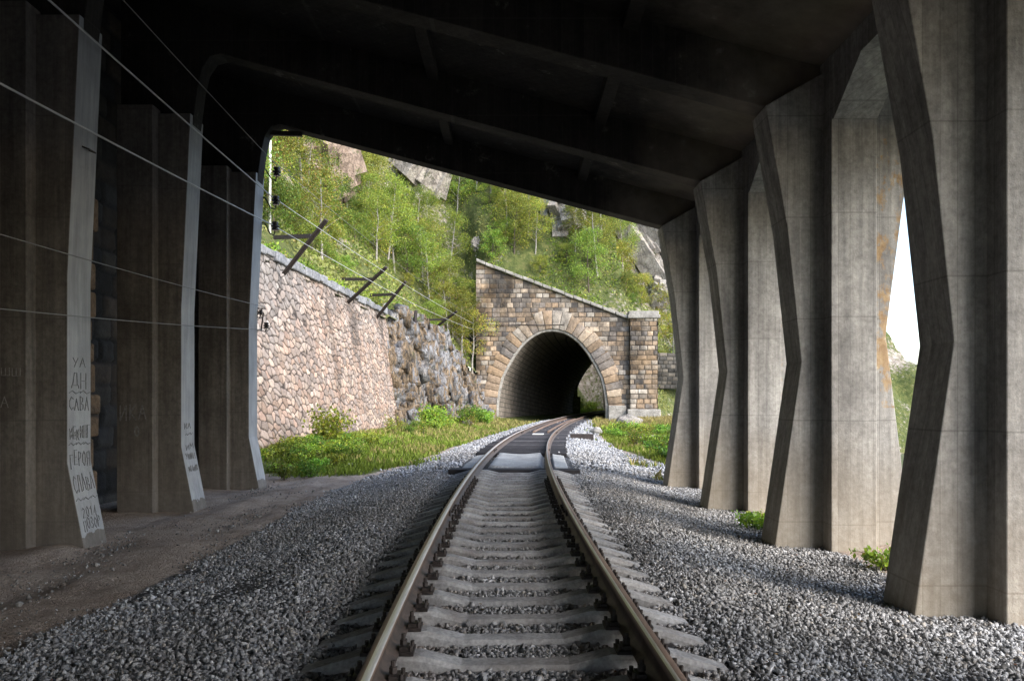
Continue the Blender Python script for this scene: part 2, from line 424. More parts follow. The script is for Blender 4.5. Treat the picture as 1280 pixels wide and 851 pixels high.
# ------------------------------------------------------------------ hill shape
HP = [(-14,-30,7.2,1.1), (-12.2,0,7.2,1.1), (-9.6,24,7.1,1.1), (-7.5,44,6.6,1.1), (-5.9,52,7.4,1.1), (-5.2,58,5.6,1.4), (-2.4,66.0,3.7,1.9), (-1.6,66.3,12.0,1.1), (9.7,65.2,8.0,1.2), (12.4,65.3,.5,1.7), (20,74,-1,1.6), (38,86,-4,1.3), (63,95,-5,1.2), (66,175,-5,1.1)]
HPp = np.array([p[:2] for p in HP]); HPw = np.array([p[2] for p in HP]); HPs = np.array([p[3] for p in HP])
poly = np.vstack([HPp, [(-120,175), (-120,-30)]])
def inside(x, y):
    c = np.zeros(x.shape, bool); n = len(poly)
    for i in range(n):
        x0,y0 = poly[i]; x1,y1 = poly[(i+1)%n]
        m_ = ((y0 > y) != (y1 > y)) & (x < (x1-x0)*(y-y0)/((y1-y0) if y1 != y0 else 1e-9)+x0)
        c ^= m_
    return c
def hill(x, y, noise=True):
    x = np.asarray(x, float); y = np.asarray(y, float)
    best = np.full(x.shape, 1e9); w = np.zeros(x.shape); sl = np.ones(x.shape)
    for i in range(len(HPp)-1):
        a, b = HPp[i], HPp[i+1]; d = b-a; L = d@d
        t = np.clip(((x-a[0])*d[0]+(y-a[1])*d[1])/L, 0, 1)
        dist = np.hypot(x-a[0]-t*d[0], y-a[1]-t*d[1])
        m_ = dist < best
        best = np.where(m_, dist, best); w = np.where(m_, HPw[i]*(1-t)+HPw[i+1]*t, w); sl = np.where(m_, HPs[i]*(1-t)+HPs[i+1]*t, sl)
    d = np.where(inside(x, y), best, -best)
    h = w + np.where(d > 0, sl*d, .6*d) - .15
    P = np.stack([x, y, np.zeros_like(x)], 1)
    if noise:
        h = h + sm(d, .2, 6)*(2.6*fbm(P/9, 3, 4) + 1.5*fbm(P/2.6, 13, 3))
    # cutting between the two tunnels
    cd = np.abs(x-tx(y)); out = np.maximum(np.maximum(cd-5.2, (103.4-y)*7), (y-124.8)*7)
    h = np.where(out < 22, np.minimum(h, -.3+np.maximum(out, 0)*1.7), h)
    return h, d

# ------------------------------------------------------------------ ground sheet
def ground_z(X, Y):
    X = np.asarray(X, float); Y = np.asarray(Y, float)
    u = X - tx(Y); au = np.abs(u)
    z = -.098 + .018*sm(au, 1.35, 1.6) - .26*sm(au, 1.6, 3.7)
    left = (u < 0)
    # verge rises gently to the retaining wall beyond the gallery
    z = z + np.where(left, sm(Y, 17, 27)*sm(au, 3.0, 7.0)*.45, sm(Y, 18, 30)*sm(au, 2.6, 6)*.25)
    z = z + np.where(~left, .12*sm(9-Y, 0, 4)*sm(au, 2, 3.4), 0)
    shore = 7.2 + .16*np.maximum(Y-17, 0)
    z = z - np.where(~left, np.clip((X-shore)*.75, 0, 7), 0)
    return z
def gw(X, Y):
    """weights gravel, dirt, grass"""
    u = X-tx(Y)
    le = np.interp(Y, [0, 10, 17, 24, 33, 45, 60], [3.75, 3.7, 3.8, 2.9, 2.6, 2.4, 2.6])
    re = np.interp(Y, [0, 18, 22, 30, 45, 62], [9, 9, 4.2, 3.2, 2.5, 2.2])
    g = np.where(u < 0, sm(le+u, -.35, .35), np.where(Y < 17.5, sm(4.0-X, -.5, .2), sm(re-u, -.3, .3)))
    gs = np.where(u < 0, sm(Y, 18.0, 20.5)*sm(-u-le, .1, .9), sm(Y, 17.5, 20)*sm(u-re, -.1, .5))
    gs = np.maximum(gs, np.where((X > 5.4), sm(X, 5.4, 6.0), 0))
    return g, gs
us = np.concatenate([[-70,-45,-30,-20], np.arange(-14, -6, .5), np.arange(-6, 6, .16), np.arange(6, 18, .6), [20,26,34,46,70]])
ys = np.concatenate([[-80,-50,-30,-18,-10,-6,-3,0], np.arange(1.5, 24, .22), np.arange(24, 70, .6), np.arange(71, 150, 2.5)])
YY, UU = np.meshgrid(ys, us, indexing='ij'); X = (UU+tx(np.clip(YY,-10,200))).ravel(); Y = YY.ravel()
Z = ground_z(X, Y); P = np.stack([X, Y, 0*X], 1)
g_, gs_ = gw(X, Y)
dirtw = np.clip(1-g_-gs_, 0, 1)
Z = Z + .035*fbm(P/.7, 21, 3) * np.clip(np.abs(X-tx(Y))-1.3, 0, 1) + dirtw*.09*fbm(P*np.array([2.6,.5,1]), 5, 4)
Z = np.where(X < -30, -3, Z)
npmesh('ground', np.stack([X,Y,Z],1), grid_faces(len(ys), len(us))[:, ::-1], M['ground'], col=np.stack([g_, dirtw, gs_], 1), smooth=True)
bpy.data.objects['ground']['kind'] = 'structure'

a = np.linspace(-2500, 2500, 3); GX, GY = np.meshgrid(a, a, indexing='ij')
tag(npmesh('lake', np.stack([GX.ravel(), GY.ravel(), np.full(9, -4.6)], 1), grid_faces(3,3)[:, ::1], M['water']), kind='structure')

# ------------------------------------------------------------------ hillside sheet
xs = np.concatenate([np.arange(-75,-22,1.5), np.arange(-22, 26, .4), np.arange(26, 80, 1.)]); yh = np.concatenate([np.arange(-28, 18, 2.), np.arange(18, 112, .4), np.arange(112, 172, 1.5)])
GX, GY = np.meshgrid(xs, yh, indexing='ij'); x = GX.ravel(); y = GY.ravel()
h, d = hill(x, y)
P = np.stack([x,y,h],1)
rock = .5 + .5*fbm(P/7, 41, 4) + .25*sm(fbm(P/14, 43, 2), .1, .6) - .12
rock = np.where((d < 4) & (y < 64) & (x < -2), rock-.25, rock)
F = grid_faces(len(xs), len(yh))
keep = (d[F] > 0.0).any(1) & ~(((np.abs(x-tx(y)) < 4.3)[F].all(1)) & ((y > 103.0) & (y < 124.6))[F].any(1))
F = F[keep]
used = np.unique(F); remap = np.full(len(x), -1); remap[used] = np.arange(len(used))
tag(npmesh('hillside', P[used], remap[F], M['hill'], col=np.stack([rock[used]]*3, 1), smooth=True), kind='structure')

# ------------------------------------------------------------------ gallery
FR = [6.55, 10.0, 13.45, 16.9]               # camera-side faces of the frames in view
BACK = [3.1, -.35, -3.8, -7.25, -10.7, -14.15, -17.6, -21.05]                      # frames beside the viewer; unseen rear bays added to block light from behind
TH = .56
gal = empty('rockfall_gallery', (0, 10, 0), label='dark concrete gallery on waisted pillars sheltering the railway track', cat='gallery')
def roofz(X): return 5.47 + (3.26-X)*.2655      # soffit of the frame beams
rl = [(3.36,-.7),(3.43,-.25),(3.77,2.1),(3.585,3.85),(3.30,5.43),(4.05,5.86),(5.42,6.3),(5.42,5.6),(5.10,4.2),(4.87,2.45),(5.2,-.25),(5.26,-.7)]
ll = [(-5.53,-.8),(-5.57,-.33),(-5.79,.78),(-5.79,3.2),(-5.63,6.62),(-6.9,6.62),(-6.9,-.8)]
beam_poly = [(-6.9,6.45),(-5.635,6.45),(-5.55,7.1),(-5.47,7.45),(-5.33,7.66),(-5.14,7.71),(-4.7,roofz(-4.7)),(3.26,5.47),(3.6,5.40),(5.38,5.40),(5.38,roofz(5.38)+1.05),(-6.9,roofz(-6.9)+.75)]
pill = {}
for k, y0 in enumerate(BACK[::-1] + FR):
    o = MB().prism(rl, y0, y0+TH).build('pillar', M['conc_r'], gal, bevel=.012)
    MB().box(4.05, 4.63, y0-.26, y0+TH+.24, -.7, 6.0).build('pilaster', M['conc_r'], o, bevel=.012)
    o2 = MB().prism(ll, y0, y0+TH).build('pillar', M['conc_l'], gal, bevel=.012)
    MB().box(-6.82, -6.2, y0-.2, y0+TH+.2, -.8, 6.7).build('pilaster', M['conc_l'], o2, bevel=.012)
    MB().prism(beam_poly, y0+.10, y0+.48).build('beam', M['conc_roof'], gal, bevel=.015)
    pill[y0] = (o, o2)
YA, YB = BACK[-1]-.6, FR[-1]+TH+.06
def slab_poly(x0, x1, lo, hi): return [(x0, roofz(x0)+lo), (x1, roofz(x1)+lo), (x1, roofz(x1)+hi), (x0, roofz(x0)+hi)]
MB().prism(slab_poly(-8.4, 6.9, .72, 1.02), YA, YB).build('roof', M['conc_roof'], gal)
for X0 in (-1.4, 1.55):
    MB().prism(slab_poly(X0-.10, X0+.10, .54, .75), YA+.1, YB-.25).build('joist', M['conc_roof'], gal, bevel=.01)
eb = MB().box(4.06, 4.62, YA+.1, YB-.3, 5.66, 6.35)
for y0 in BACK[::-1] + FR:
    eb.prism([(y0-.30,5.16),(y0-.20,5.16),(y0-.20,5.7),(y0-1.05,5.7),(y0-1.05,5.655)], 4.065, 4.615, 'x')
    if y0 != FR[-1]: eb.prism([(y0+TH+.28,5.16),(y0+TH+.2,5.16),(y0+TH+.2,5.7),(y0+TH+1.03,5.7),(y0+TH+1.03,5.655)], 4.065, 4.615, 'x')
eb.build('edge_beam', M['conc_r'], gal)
pill[10.0][1]['label'] = 'pillar scrawled with charcoal lettering, second row from camera'
pill[10.0][0]['label'] = 'pillar with ochre stains flaking on its outer side'

# scrawled writing: strokes on the track-side face of two left pillars
GL = {'С':[[(.9,.85),(.5,1),(.1,.7),(.1,.25),(.5,0),(.9,.15)]], 'Л':[[(0,0),(.35,1),(.75,1),(.85,0)]], 'А':[[(0,0),(.45,1),(.9,0)],[(.2,.4),(.72,.4)]],
 'В':[[(.1,0),(.1,1),(.7,.9),(.65,.6),(.1,.52),(.8,.4),(.75,.05),(.1,0)]], 'Г':[[(.1,0),(.1,1),(.8,1)]], 'Е':[[(.85,1),(.1,1),(.1,0),(.85,0)],[(.1,.5),(.7,.5)]],
 'Р':[[(.1,0),(.1,1),(.75,.9),(.75,.55),(.1,.48)]], 'О':[[(.5,0),(.1,.25),(.1,.75),(.5,1),(.9,.75),(.9,.25),(.5,0)]], 'Я':[[(.85,0),(.85,1),(.2,.9),(.2,.55),(.85,.48)],[(.5,.5),(.05,0)]],
 'М':[[(0,0),(.1,1),(.5,.35),(.9,1),(1,0)]], 'П':[[(.1,0),(.1,1),(.85,1),(.85,0)]], 'З':[[(.1,.9),(.6,1),(.8,.75),(.4,.52),(.85,.3),(.6,0),(.1,.1)]], 'Д':[[(0,-.15),(.05,.05),(.95,.05),(1,-.15)],[(.15,.05),(.4,1),(.75,1),(.8,.05)]],
 'Н':[[(.1,0),(.1,1)],[(.85,0),(.85,1)],[(.1,.5),(.85,.5)]], 'И':[[(.1,1),(.1,0),(.85,1),(.85,0)]], 'К':[[(.1,0),(.1,1)],[(.8,1),(.15,.5),(.85,0)]],
 '2':[[(.1,.8),(.45,1),(.8,.75),(.1,0),(.9,0)]], '0':[[(.5,0),(.15,.3),(.2,.8),(.55,1),(.85,.7),(.8,.2),(.5,0)]], '1':[[(.2,.75),(.55,1),(.5,0)]], '4':[[(.6,0),(.65,1),(.1,.35),(.9,.35)]],
 '~':[[(0,.4),(.3,.7),(.6,.3),(1,.6)]], 'У':[[(.1,1),(.5,.5)],[(.9,1),(.3,0)]], 'Ш':[[(.05,1),(.05,0),(.95,0),(.95,1)],[(.5,0),(.5,1)]], '!':[[(.4,1),(.4,.3)],[(.4,.1),(.42,0)]], ' ':[]}
def scrawl(parent, rows, place, mat, wd, name='lettering'):
    """rows: (text, v, height, span0, span1); place(a, v) -> world point and its outward normal"""
    mb = MB(); r = random.Random(3)
    for text, v, hh, s0, s1 in rows:
        n = len(text); cw = (s1-s0)/n
        for i, ch in enumerate(text):
            dz = r.uniform(-.15,.15)*hh; ks = r.uniform(.85,1.1)
            for st in GL[ch]:
                pts = []
                for (px, pz) in st:
                    pts.append(place(s0+cw*(i+.05+px*(.82 if ch != '~' else 1)), v+dz*(ch != '~')+pz*hh*ks))
                for (p, nn), (q, _) in zip(pts[:-1], pts[1:]):
                    p, q = Vector(p), Vector(q); dd = (q-p)
                    if dd.length < 1e-4: continue
                    mb.obox((p+q)/2+Vector(nn)*.0025, dd, Vector(nn).cross(dd), nn, dd.length/2+wd*.3, wd/2, .0025)
    return mb.build(name, mat, parent)
def face_l(y0):
    def f(a, z):                                  # a runs along the track from near to far edge
        if z < .78: x0, s = -5.57+(z+.33)*(-.22/1.11), -.198
        elif z < 3.2: x0, s = -5.79, 0
        else: x0, s = -5.79+(z-3.2)*(.16/3.42), .047
        return (x0+.003, y0+a, z), Vector((1, 0, -s)).normalized()
    return f
rows = [('УА', 2.05, .12, .1, .45), ('ДН', 1.78, .2, .08, .48), ('~~', 1.66, .1, .02, .54), ('САВА', 1.46, .17, .03, .52), ('УЕКИНГ', 1.08, .16, .03, .54), ('~~~', .98, .08, .02, .54),
        ('ГЕРОЯ', .72, .2, .04, .53), ('СЛАВА', .38, .2, .03, .53), ('~~~', .25, .09, .02, .54)]
scrawl(pill[10.0][1], rows, face_l(10.0), M['scrawl'], .011)
rows = [('2014', .06, .13, .1, .46), ('ПОЗОР', -.12+.0, .15, .08, .5)]
scrawl(pill[10.0][1], rows, face_l(10.0), M['scrawl'], .009)
rows = [('ИА', 1.1, .1, .1, .4), ('~~', .95, .1, .15, .45), ('ИМ', .72, .1, .15, .5), ('УШИН', .55, .1, .08, .5), ('ИНИШ', .33, .1, .1, .5)]
scrawl(pill[13.45][1], rows, face_l(13.45), M['scrawl'], .010)
scrawl(pill[13.45][1], [('ИКА', 1.27, .26, -6.78, -6.28), ('О', 1.0, .16, -6.52, -6.42)], lambda a, z: ((a, 13.45-.203, z), Vector((0,-1,0))), M['scrawl'], .02)
scrawl(pill[10.0][1], [('ННА', 1.5, .16, -6.78, -6.4), ('ШШШШ', 1.9, .1, -6.8, -6.25)], lambda a, z: ((a, 10.0-.203, z), Vector((0,-1,0))), M['chalk'], .008, 'lettering')
scrawl(pill[10.0][1], [('ШИУ', 1.13, .05, .05, .3)], face_l(10.0), M['chalk'], .02, 'lettering')
MB().tube([(-5.72,10.2,4.97),(-5.62,10.2,4.93),(-5.62,10.36,4.93),(-5.72,10.36,4.97)], .012, 6).build('bracket', M['iron'], pill[10.0][1])

# ------------------------------------------------------------------ masonry helper
def masonry(n_s, n_z, s1, z1, fn, cell, cols, joint, seed, depth=.07, jw=.06, ashlar=False, streaks=0):
    """returns V, F, colour; fn(s, z, relief) -> world points"""
    s = np.linspace(0, s1, n_s); z = np.linspace(0, z1, n_z)
    SS, ZZ = np.meshgrid(s, z, indexing='ij'); SS = SS.ravel(); ZZ = ZZ.ravel()
    wob = np.stack([SS*1.3, ZZ*1.3, 0*SS], 1)
    sa = SS + .09*fbm(wob*2, seed+1, 3); za = ZZ + .09*fbm(wob*2+9, seed+2, 3)
    if ashlar:
        cw, ch = cell
        rowi = np.floor((ZZ+.02*fbm(wob*3, seed, 2))/ch); off = hash3(np.stack([rowi, 0*rowi, 0*rowi],1), seed)
        ww = cw*(.75+.6*hash3(np.stack([rowi, 0*rowi+1, 0*rowi],1), seed))
        q = SS/ww+off*7; ci = np.floor(q); fx = np.minimum(q-ci, 1-(q-ci))*ww; fz = ZZ/ch-rowi; fz = np.minimum(fz, 1-fz)*ch
        e = np.minimum(fx, fz); cid = hash3(np.stack([ci, rowi, 0*ci],1), seed+3)
    else:
        f1, f2, cid = voro((sa+.25*za)/cell[0], za/cell[1], seed, .98); e = (f2-f1)*.5*cell[1]
    jm = sm(e, jw*.25, jw)
    wob2 = np.stack([SS*2.2, ZZ*2.2, 0*SS], 1)
    rel = depth*jm*(.75+.5*cid) + .03*fbm(wob2*1.6, seed+7, 3)*jm
    cols = np.array(cols); k = cid*(len(cols)-1e-6); i0 = k.astype(int)
    r2 = np.floor(cid*9973)%97/97.
    c = cols[i0]*((.5+.75*r2) if ashlar else (.68+.5*r2))[:,None]
    c = c*(1+.22*fbm(wob2*2, seed+8, 3))[:,None]
    if streaks:
        stv = fbm(np.stack([SS*.55, ZZ*.16, 0*SS],1), seed+11, 4)
        c = c*(1-streaks*sm(stv, .02, .38))[:,None]
    c = c*jm[:,None] + np.array(joint)*(1-jm)[:,None]
    return SS, ZZ, fn(SS, ZZ, rel), grid_faces(n_s, n_z), np.clip(c, .01, .9), e

# retaining wall along the left verge
WB = np.array([(-8.75,17.6), (-8.0,24.), (-6.35,44.3)]); WT = np.array([(-10.0,17.6), (-9.3,24.), (-7.35,44.3)])
seg = np.hypot(*(WB[1:]-WB[:-1]).T); cum = np.concatenate([[0], np.cumsum(seg)])
def wall_fn(s, z, rel):
    t = z/7.4
    bx = np.interp(s, cum, WB[:,0]); by = np.interp(s, cum, WB[:,1]); tx_ = np.interp(s, cum, WT[:,0]); ty = np.interp(s, cum, WT[:,1])
    top = 7.1-.5*s/cum[-1]; zz = -.4 + z/7.4*(top+.4)
    return np.stack([bx+(tx_-bx)*t+rel*.98, by+(ty-by)*t-rel*.1, zz+rel*.15], 1)
pal = [(.37,.24,.18),(.42,.30,.235),(.29,.24,.21),(.45,.345,.27),(.23,.20,.185),(.39,.27,.20),(.46,.385,.32),(.28,.25,.23),(.33,.27,.235)]
rw = empty('retaining_wall', (-8, 30, 0), label='battered pink rubble retaining wall beside grassy left verge', cat='wall')
_, _, V, F, c_, _ = masonry(1000, 280, cum[-1], 7.4, wall_fn, (.37,.27), [tuple(.55*np.array(p_)+.45*np.array((.37,.285,.235))) for p_ in pal], (.05,.04,.035), 5, .04, .026, streaks=.45)
c_ = c_*.86
grey_ = sm(V[:,2]/7+.5*fbm(V*np.array([.3,.3,.15]), 19, 4), .5, 1.15)*.7
lum_ = c_.mean(1, keepdims=True); c_ = c_*(1-grey_[:,None]) + lum_*np.array([.98,.95,.92])*grey_[:,None]*.92
npmesh('rubble_face', V, F, M['rubble'], rw, col=c_, smooth=True)
mb = MB(); s = 0; r = random.Random(5)
while s < cum[-1]-.3:
    L = r.uniform(.5,.95); p = wall_fn(np.array([s+.015, s+L-.02]), np.array([7.4,7.4]), np.array([0.,0.]))
    a, b = Vector(p[0]), Vector(p[1]); d_ = (b-a).normalized(); nrm = Vector((d_.y,-d_.x,0))
    hh = r.uniform(.12,.2)
    mb.obox((a+b)/2+Vector((0,0,hh*.5+r.uniform(-.06,.02)))-nrm*.25+nrm*r.uniform(-.03,.05), d_, nrm, (0,0,1), (b-a).length/2, .42, hh); s += L
mb.build('coping', M['coping_grey'], rw, bevel=.05)
# end return of the wall
mb = MB().prism([(WB[-1][0]-.05, WB[-1][1]), (WB[-1][0]-3, WB[-1][1]), (WB[-1][0]-3, WB[-1][1]+.05), (WB[-1][0]-.05, WB[-1][1]+.05)], -.4, .5, 'z')

# masonry back wall behind the left pillars and the stub of old masonry between two of them
def back_fn(s, z, rel): return np.stack([-7.75+rel, -5+s, -.6+z+0*rel], 1)
bw = empty('back_wall', (-7.75, 6, -.3), label='dark masonry wall hidden in shadow behind left pillars', cat='wall')
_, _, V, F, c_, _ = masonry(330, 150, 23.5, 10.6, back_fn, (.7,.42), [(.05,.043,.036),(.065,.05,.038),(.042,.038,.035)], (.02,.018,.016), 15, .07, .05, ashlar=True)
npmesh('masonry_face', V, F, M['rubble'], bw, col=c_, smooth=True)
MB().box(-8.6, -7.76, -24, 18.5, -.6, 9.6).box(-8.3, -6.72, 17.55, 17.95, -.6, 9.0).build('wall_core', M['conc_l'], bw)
stub = MB(); z = -.5; r = random.Random(11)
while z < 4.6:
    hh = r.uniform(.3,.5); k = max(0, z)/5.2
    x1 = -5.93-.05*k+r.uniform(-.05,.03)
    stub.box(-6.75, x1, 10.62, 11.02+r.uniform(-.05,.05), z, z+hh-.025); z += hh
def mstone(name, cols):
    m = Mat(name, .9)
    c = m.ramp(m.noise(2.4, 6, .65), [(.3, cols[0]), (.5, cols[1]), (.7, cols[2])])
    c = m.mix(.5, c, m.ramp(m.noise(20, 5), [(.3, .25), (.7, .75)]), 'OVERLAY')
    return m.out(c, m.bump(m.noise(14, 6), .7, .04))
M['ochre'] = mstone('ochre_masonry', [(.06,.045,.035), (.14,.095,.06), (.2,.15,.11)])
stub.build('masonry_pier', M['ochre'], None, loc=(-6.4,10.85,-.35), bevel=.04)
tag(bpy.data.objects['masonry_pier'], 'rough ochre stone pier in gap behind scrawled left pillar', 'pier')

# ------------------------------------------------------------------ rock face between retaining wall and portal
RB = np.array([(-7.2,43.2), (-6.1,44.6), (-5.0,50.), (-4.4,56.), (-2.9,61.5), (-2.3,66.4)]); RT = np.array([(-8.2,43.2), (-7.4,44.8), (-6.4,50.), (-5.6,56.), (-4.2,62.), (-2.9,66.6)])
seg = np.hypot(*(RB[1:]-RB[:-1]).T); cr = np.concatenate([[0], np.cumsum(seg)])
n1, n2 = 300, 130
s = np.linspace(0, cr[-1], n1); z = np.linspace(0, 1, n2); SS, T = np.meshgrid(s, z, indexing='ij'); SS = SS.ravel(); T = T.ravel()
bx = np.interp(SS, cr, RB[:,0]); by = np.interp(SS, cr, RB[:,1]); tx2 = np.interp(SS, cr, RT[:,0]); ty2 = np.interp(SS, cr, RT[:,1])
top = np.interp(SS, cr, [6.4,6.9,7.4,6.5,4.7,3.9])
P = np.stack([bx+(tx2-bx)*T, by+(ty2-by)*T, -.4+T*(top+.4)], 1)
Q = P*np.array([.5,.5,.32]); f1, f2, cid = voro((P[:,1]+.5*P[:,2])*.55+.8*fbm(Q,61,2), (P[:,2]-.25*P[:,1])*.30+.6*fbm(Q,63,2), 65, .9)
dis = 1.7*fbm(Q*.8, 51, 5) + 1.2*(cid-.5) + .35*fbm(P*1.4, 57, 4) - .25*sm(.08-(f2-f1), 0, .08)
saw = ((P[:,1]*.75+P[:,2]*.35+.9*fbm(Q*1.5,81,3)) % 1.0); saw2 = ((P[:,2]*.9-P[:,1]*.3+.8*fbm(Q*1.7,83,3)) % 1.0)
dis += .38*saw + .22*saw2 + .25*(1-np.abs(fbm(P*np.array([1.8,1.8,.7]), 85, 4))*3) ; fade = sm(SS, 0, 1.5)
P[:,0] += dis*(.25+.75*fade)*(1-.35*T) ; P[:,1] -= .35*dis*fade
mbk = MB(); r = random.Random(4); Pg = P.reshape(n1, n2, 3)
for k in range(520):
    a_, b_ = r.randrange(6, n1-2), r.randrange(2, n2-6); p = Pg[a_, b_]
    T3 = __import__('mathutils').Euler((r.uniform(.05,.4), r.uniform(-.25,.1), r.uniform(-.5,.3))).to_matrix(); L = r.uniform(.15,.5)
    hs = (L*r.uniform(.4,.9), L*r.uniform(.4,1.0), L*r.uniform(.9,2.4)); vs = []
    for zz in (-1,1):
        for (u_,v_) in ((-1,-1),(1,-1),(1,1),(-1,1)): vs.append(tuple(Vector(p)-Vector((.12,0,0)) + T3 @ Vector((u_*hs[0]*r.uniform(.5,1.1), v_*hs[1]*r.uniform(.5,1.1), zz*hs[2]*r.uniform(.6,1.1)))))
    mbk.add(vs, [(0,3,2,1),(4,5,6,7),(0,1,5,4),(1,2,6,5),(2,3,7,6),(3,0,4,7)])
Vk = np.vstack([P, np.array(mbk.v)]); Fk = np.vstack([grid_faces(n1, n2), np.array(mbk.f)+len(P)])
rf = npmesh('rock_cliff', Vk, Fk, M['rock_dark'], loc=(-5, 52, 0))
tag(rf, 'grey and ochre streaked rock face between rubble wall and tunnel portal', 'rock face')

# ------------------------------------------------------------------ tunnel portal
AR = [(0,1),(.12,.993),(.22,.977),(.37,.93),(.52,.85),(.67,.735),(.81,.586),(.91,.46),(.965,.32),(1,.16),(1.005,0)]
AR = np.array(AR)
def arch(hw, hh, n=25):
    t = np.linspace(0, 1, n); L = np.concatenate([[0], np.cumsum(np.hypot(*(np.diff(AR*np.array([hw,hh]), axis=0)).T))]); L /= L[-1]
    xx = np.interp(t, L, AR[:,0]*hw); zz = np.interp(t, L, AR[:,1]*hh)
    pr = np.stack([xx, zz], 1); pl = pr[::-1].copy(); pl[:,0] *= -1
    return np.vstack([pl[:-1], pr])                 # left foot -> apex -> right foot
def portal(PX, PY, ang, sx0, sx1, zl, zr, hw, hh, ring, label, seed, pier=True, zbase=.0, res=.055):
    ca, sa_ = math.cos(ang), math.sin(ang)
    t = empty('tunnel_portal', (PX, PY, zbase), label=label, cat='tunnel portal')
    def w(s, dep, z):                               # local across, outwards (towards camera), up
        s = np.asarray(s, float); return np.stack([PX+s*ca+dep*sa_, PY+s*sa_-dep*ca, zbase+z+0*s], -1)
    ztop = max(zl, zr)
    ns, nz = int((sx1-sx0)/res), int((ztop+.4)/res)
    def fn(s, z, rel): return w(s+sx0, rel, z-.4)
    pal = [(.30,.22,.15),(.36,.27,.19),(.26,.22,.18),(.19,.17,.155),(.40,.32,.24),(.28,.20,.13),(.22,.19,.165),(.42,.37,.31)]
    s_, z_, V, F, c_, _ = masonry(ns, nz, sx1-sx0, ztop+.4, fn, (.68,.40), pal, (.045,.038,.033), seed, .05, .036, ashlar=True, streaks=.72)
    sl = s_+sx0; zl_ = z_-.4
    topl = zl+(zr-zl)*(sl-sx0)/(sx1-sx0)
    ins = np.zeros(len(sl), bool)
    ap = AR*np.array([hw+ring*.5, hh+ring*.5]); o_ = np.argsort(ap[:,1])
    ins = np.abs(sl) < np.interp(zl_, ap[o_,1], ap[o_,0], right=-1)
    keep = ~ins[F].any(1) & (zl_ < topl)[F].all(1)
    F = F[keep]; u_ = np.unique(F); rm = np.full(len(sl), -1); rm[u_] = np.arange(len(u_))
    npmesh('masonry_face', V[u_], rm[F], M['ashlar'], t, col=c_[u_], smooth=True)
    # wedge stones of the arch
    inn = arch(hw, hh, 18); r = random.Random(seed); vs, fs, cs = [], [], []
    N = len(inn)
    tang = np.gradient(inn, axis=0); nrm = np.stack([-tang[:,1], tang[:,0]], 1); nrm /= np.linalg.norm(nrm, axis=1)[:,None]
    for i in range(N-1):
        key = abs(i-(N-1)/2+.5) < 1.6
        rr_ = ring*(1.22 if key else r.uniform(.85,1.12)); pr_ = .07 + (.04 if key else r.uniform(0,.05)); g = r.uniform(.012,.03)
        a, b = inn[i], inn[i+1]; na, nb = nrm[i], nrm[i+1]; tt = (b-a)/np.linalg.norm(b-a)
        q = [a+tt*g, b-tt*g, b+nb*rr_-tt*g, a+na*rr_+tt*g]
        fr = [w(p[0], pr_, p[1]) for p in q]; bk = [w(p[0], -.6, p[1]) for p in q]
        fin = [w(p[0], pr_-.07, p[1]) for p in [a+tt*.0, b, b+nb*rr_, a+na*rr_]]
        n = len(vs); vs += fr+bk
        fs += [(n,n+1,n+2,n+3),(n+1,n,n+4,n+5),(n+2,n+1,n+5,n+6),(n+3,n+2,n+6,n+7),(n,n+3,n+7,n+4)]
        col = np.array(r.choice(pal))*r.uniform(.75,1.15); cs += [col]*8
    bi, bo = inn, inn+nrm*ring*1.15; n = len(vs); vs += [w(p[0], .02, p[1]) for p in bi]+[w(p[0], .02, p[1]) for p in bo]
    fs += [(n+k+1, n+k, n+N+k, n+N+k+1)[::-1] for k in range(N-1)]; cs += [np.array((.06,.05,.043))]*(2*N)
    o = npmesh('arch_ring', np.array(vs), np.array(fs), M['ashlar'], t, col=np.array(cs))
    b = o.modifiers.new('bevel', 'BEVEL'); b.width = .025; b.segments = 2
    # pale rim where the lining meets the ring
    i2 = arch(hw-.02, hh-.02, 20); i3 = arch(hw-.2, hh-.2, 20)
    mb = MB(); f0 = [tuple(w(p[0], -.02, p[1])) for p in i2]; f1 = [tuple(w(p[0], -.06, p[1])) for p in i3]; b0 = [tuple(w(p[0], -.9, p[1])) for p in i3]
    n = len(f0); mb.v = f0+f1+b0; mb.f = [(k+1,k,n+k,n+k+1) for k in range(n-1)] + [(n+k+1,n+k,2*n+k,2*n+k+1) for k in range(n-1)]
    mb.build('arch_rim', M['coping'], t, smooth=False)
    # sloping coping
    mb = MB(); L = math.hypot(sx1-sx0, zr-zl); q = 0; dx, dz = (sx1-sx0)/L, (zr-zl)/L
    while q < L-.1:
        l = min(r.uniform(.75,1.15), L-q); s0, s1 = sx0+dx*(q+.02), sx0+dx*(q+l-.02)
        z0, z1 = zl+dz*(q+.02), zl+dz*(q+l-.02); e = r.uniform(-.03,.03)
        vs = [tuple(w(s, dp, zz+hz+e)) for hz in (0,.27) for (s,zz) in ((s0,z0),(s1,z1)) for dp in (.32,-.9)]
        mb.add(vs, [(0,1,3,2),(4,6,7,5),(0,2,6,4),(1,5,7,3),(0,4,5,1),(2,3,7,6)]); q += l
    mb.build('coping', M['coping'], t, bevel=.05)
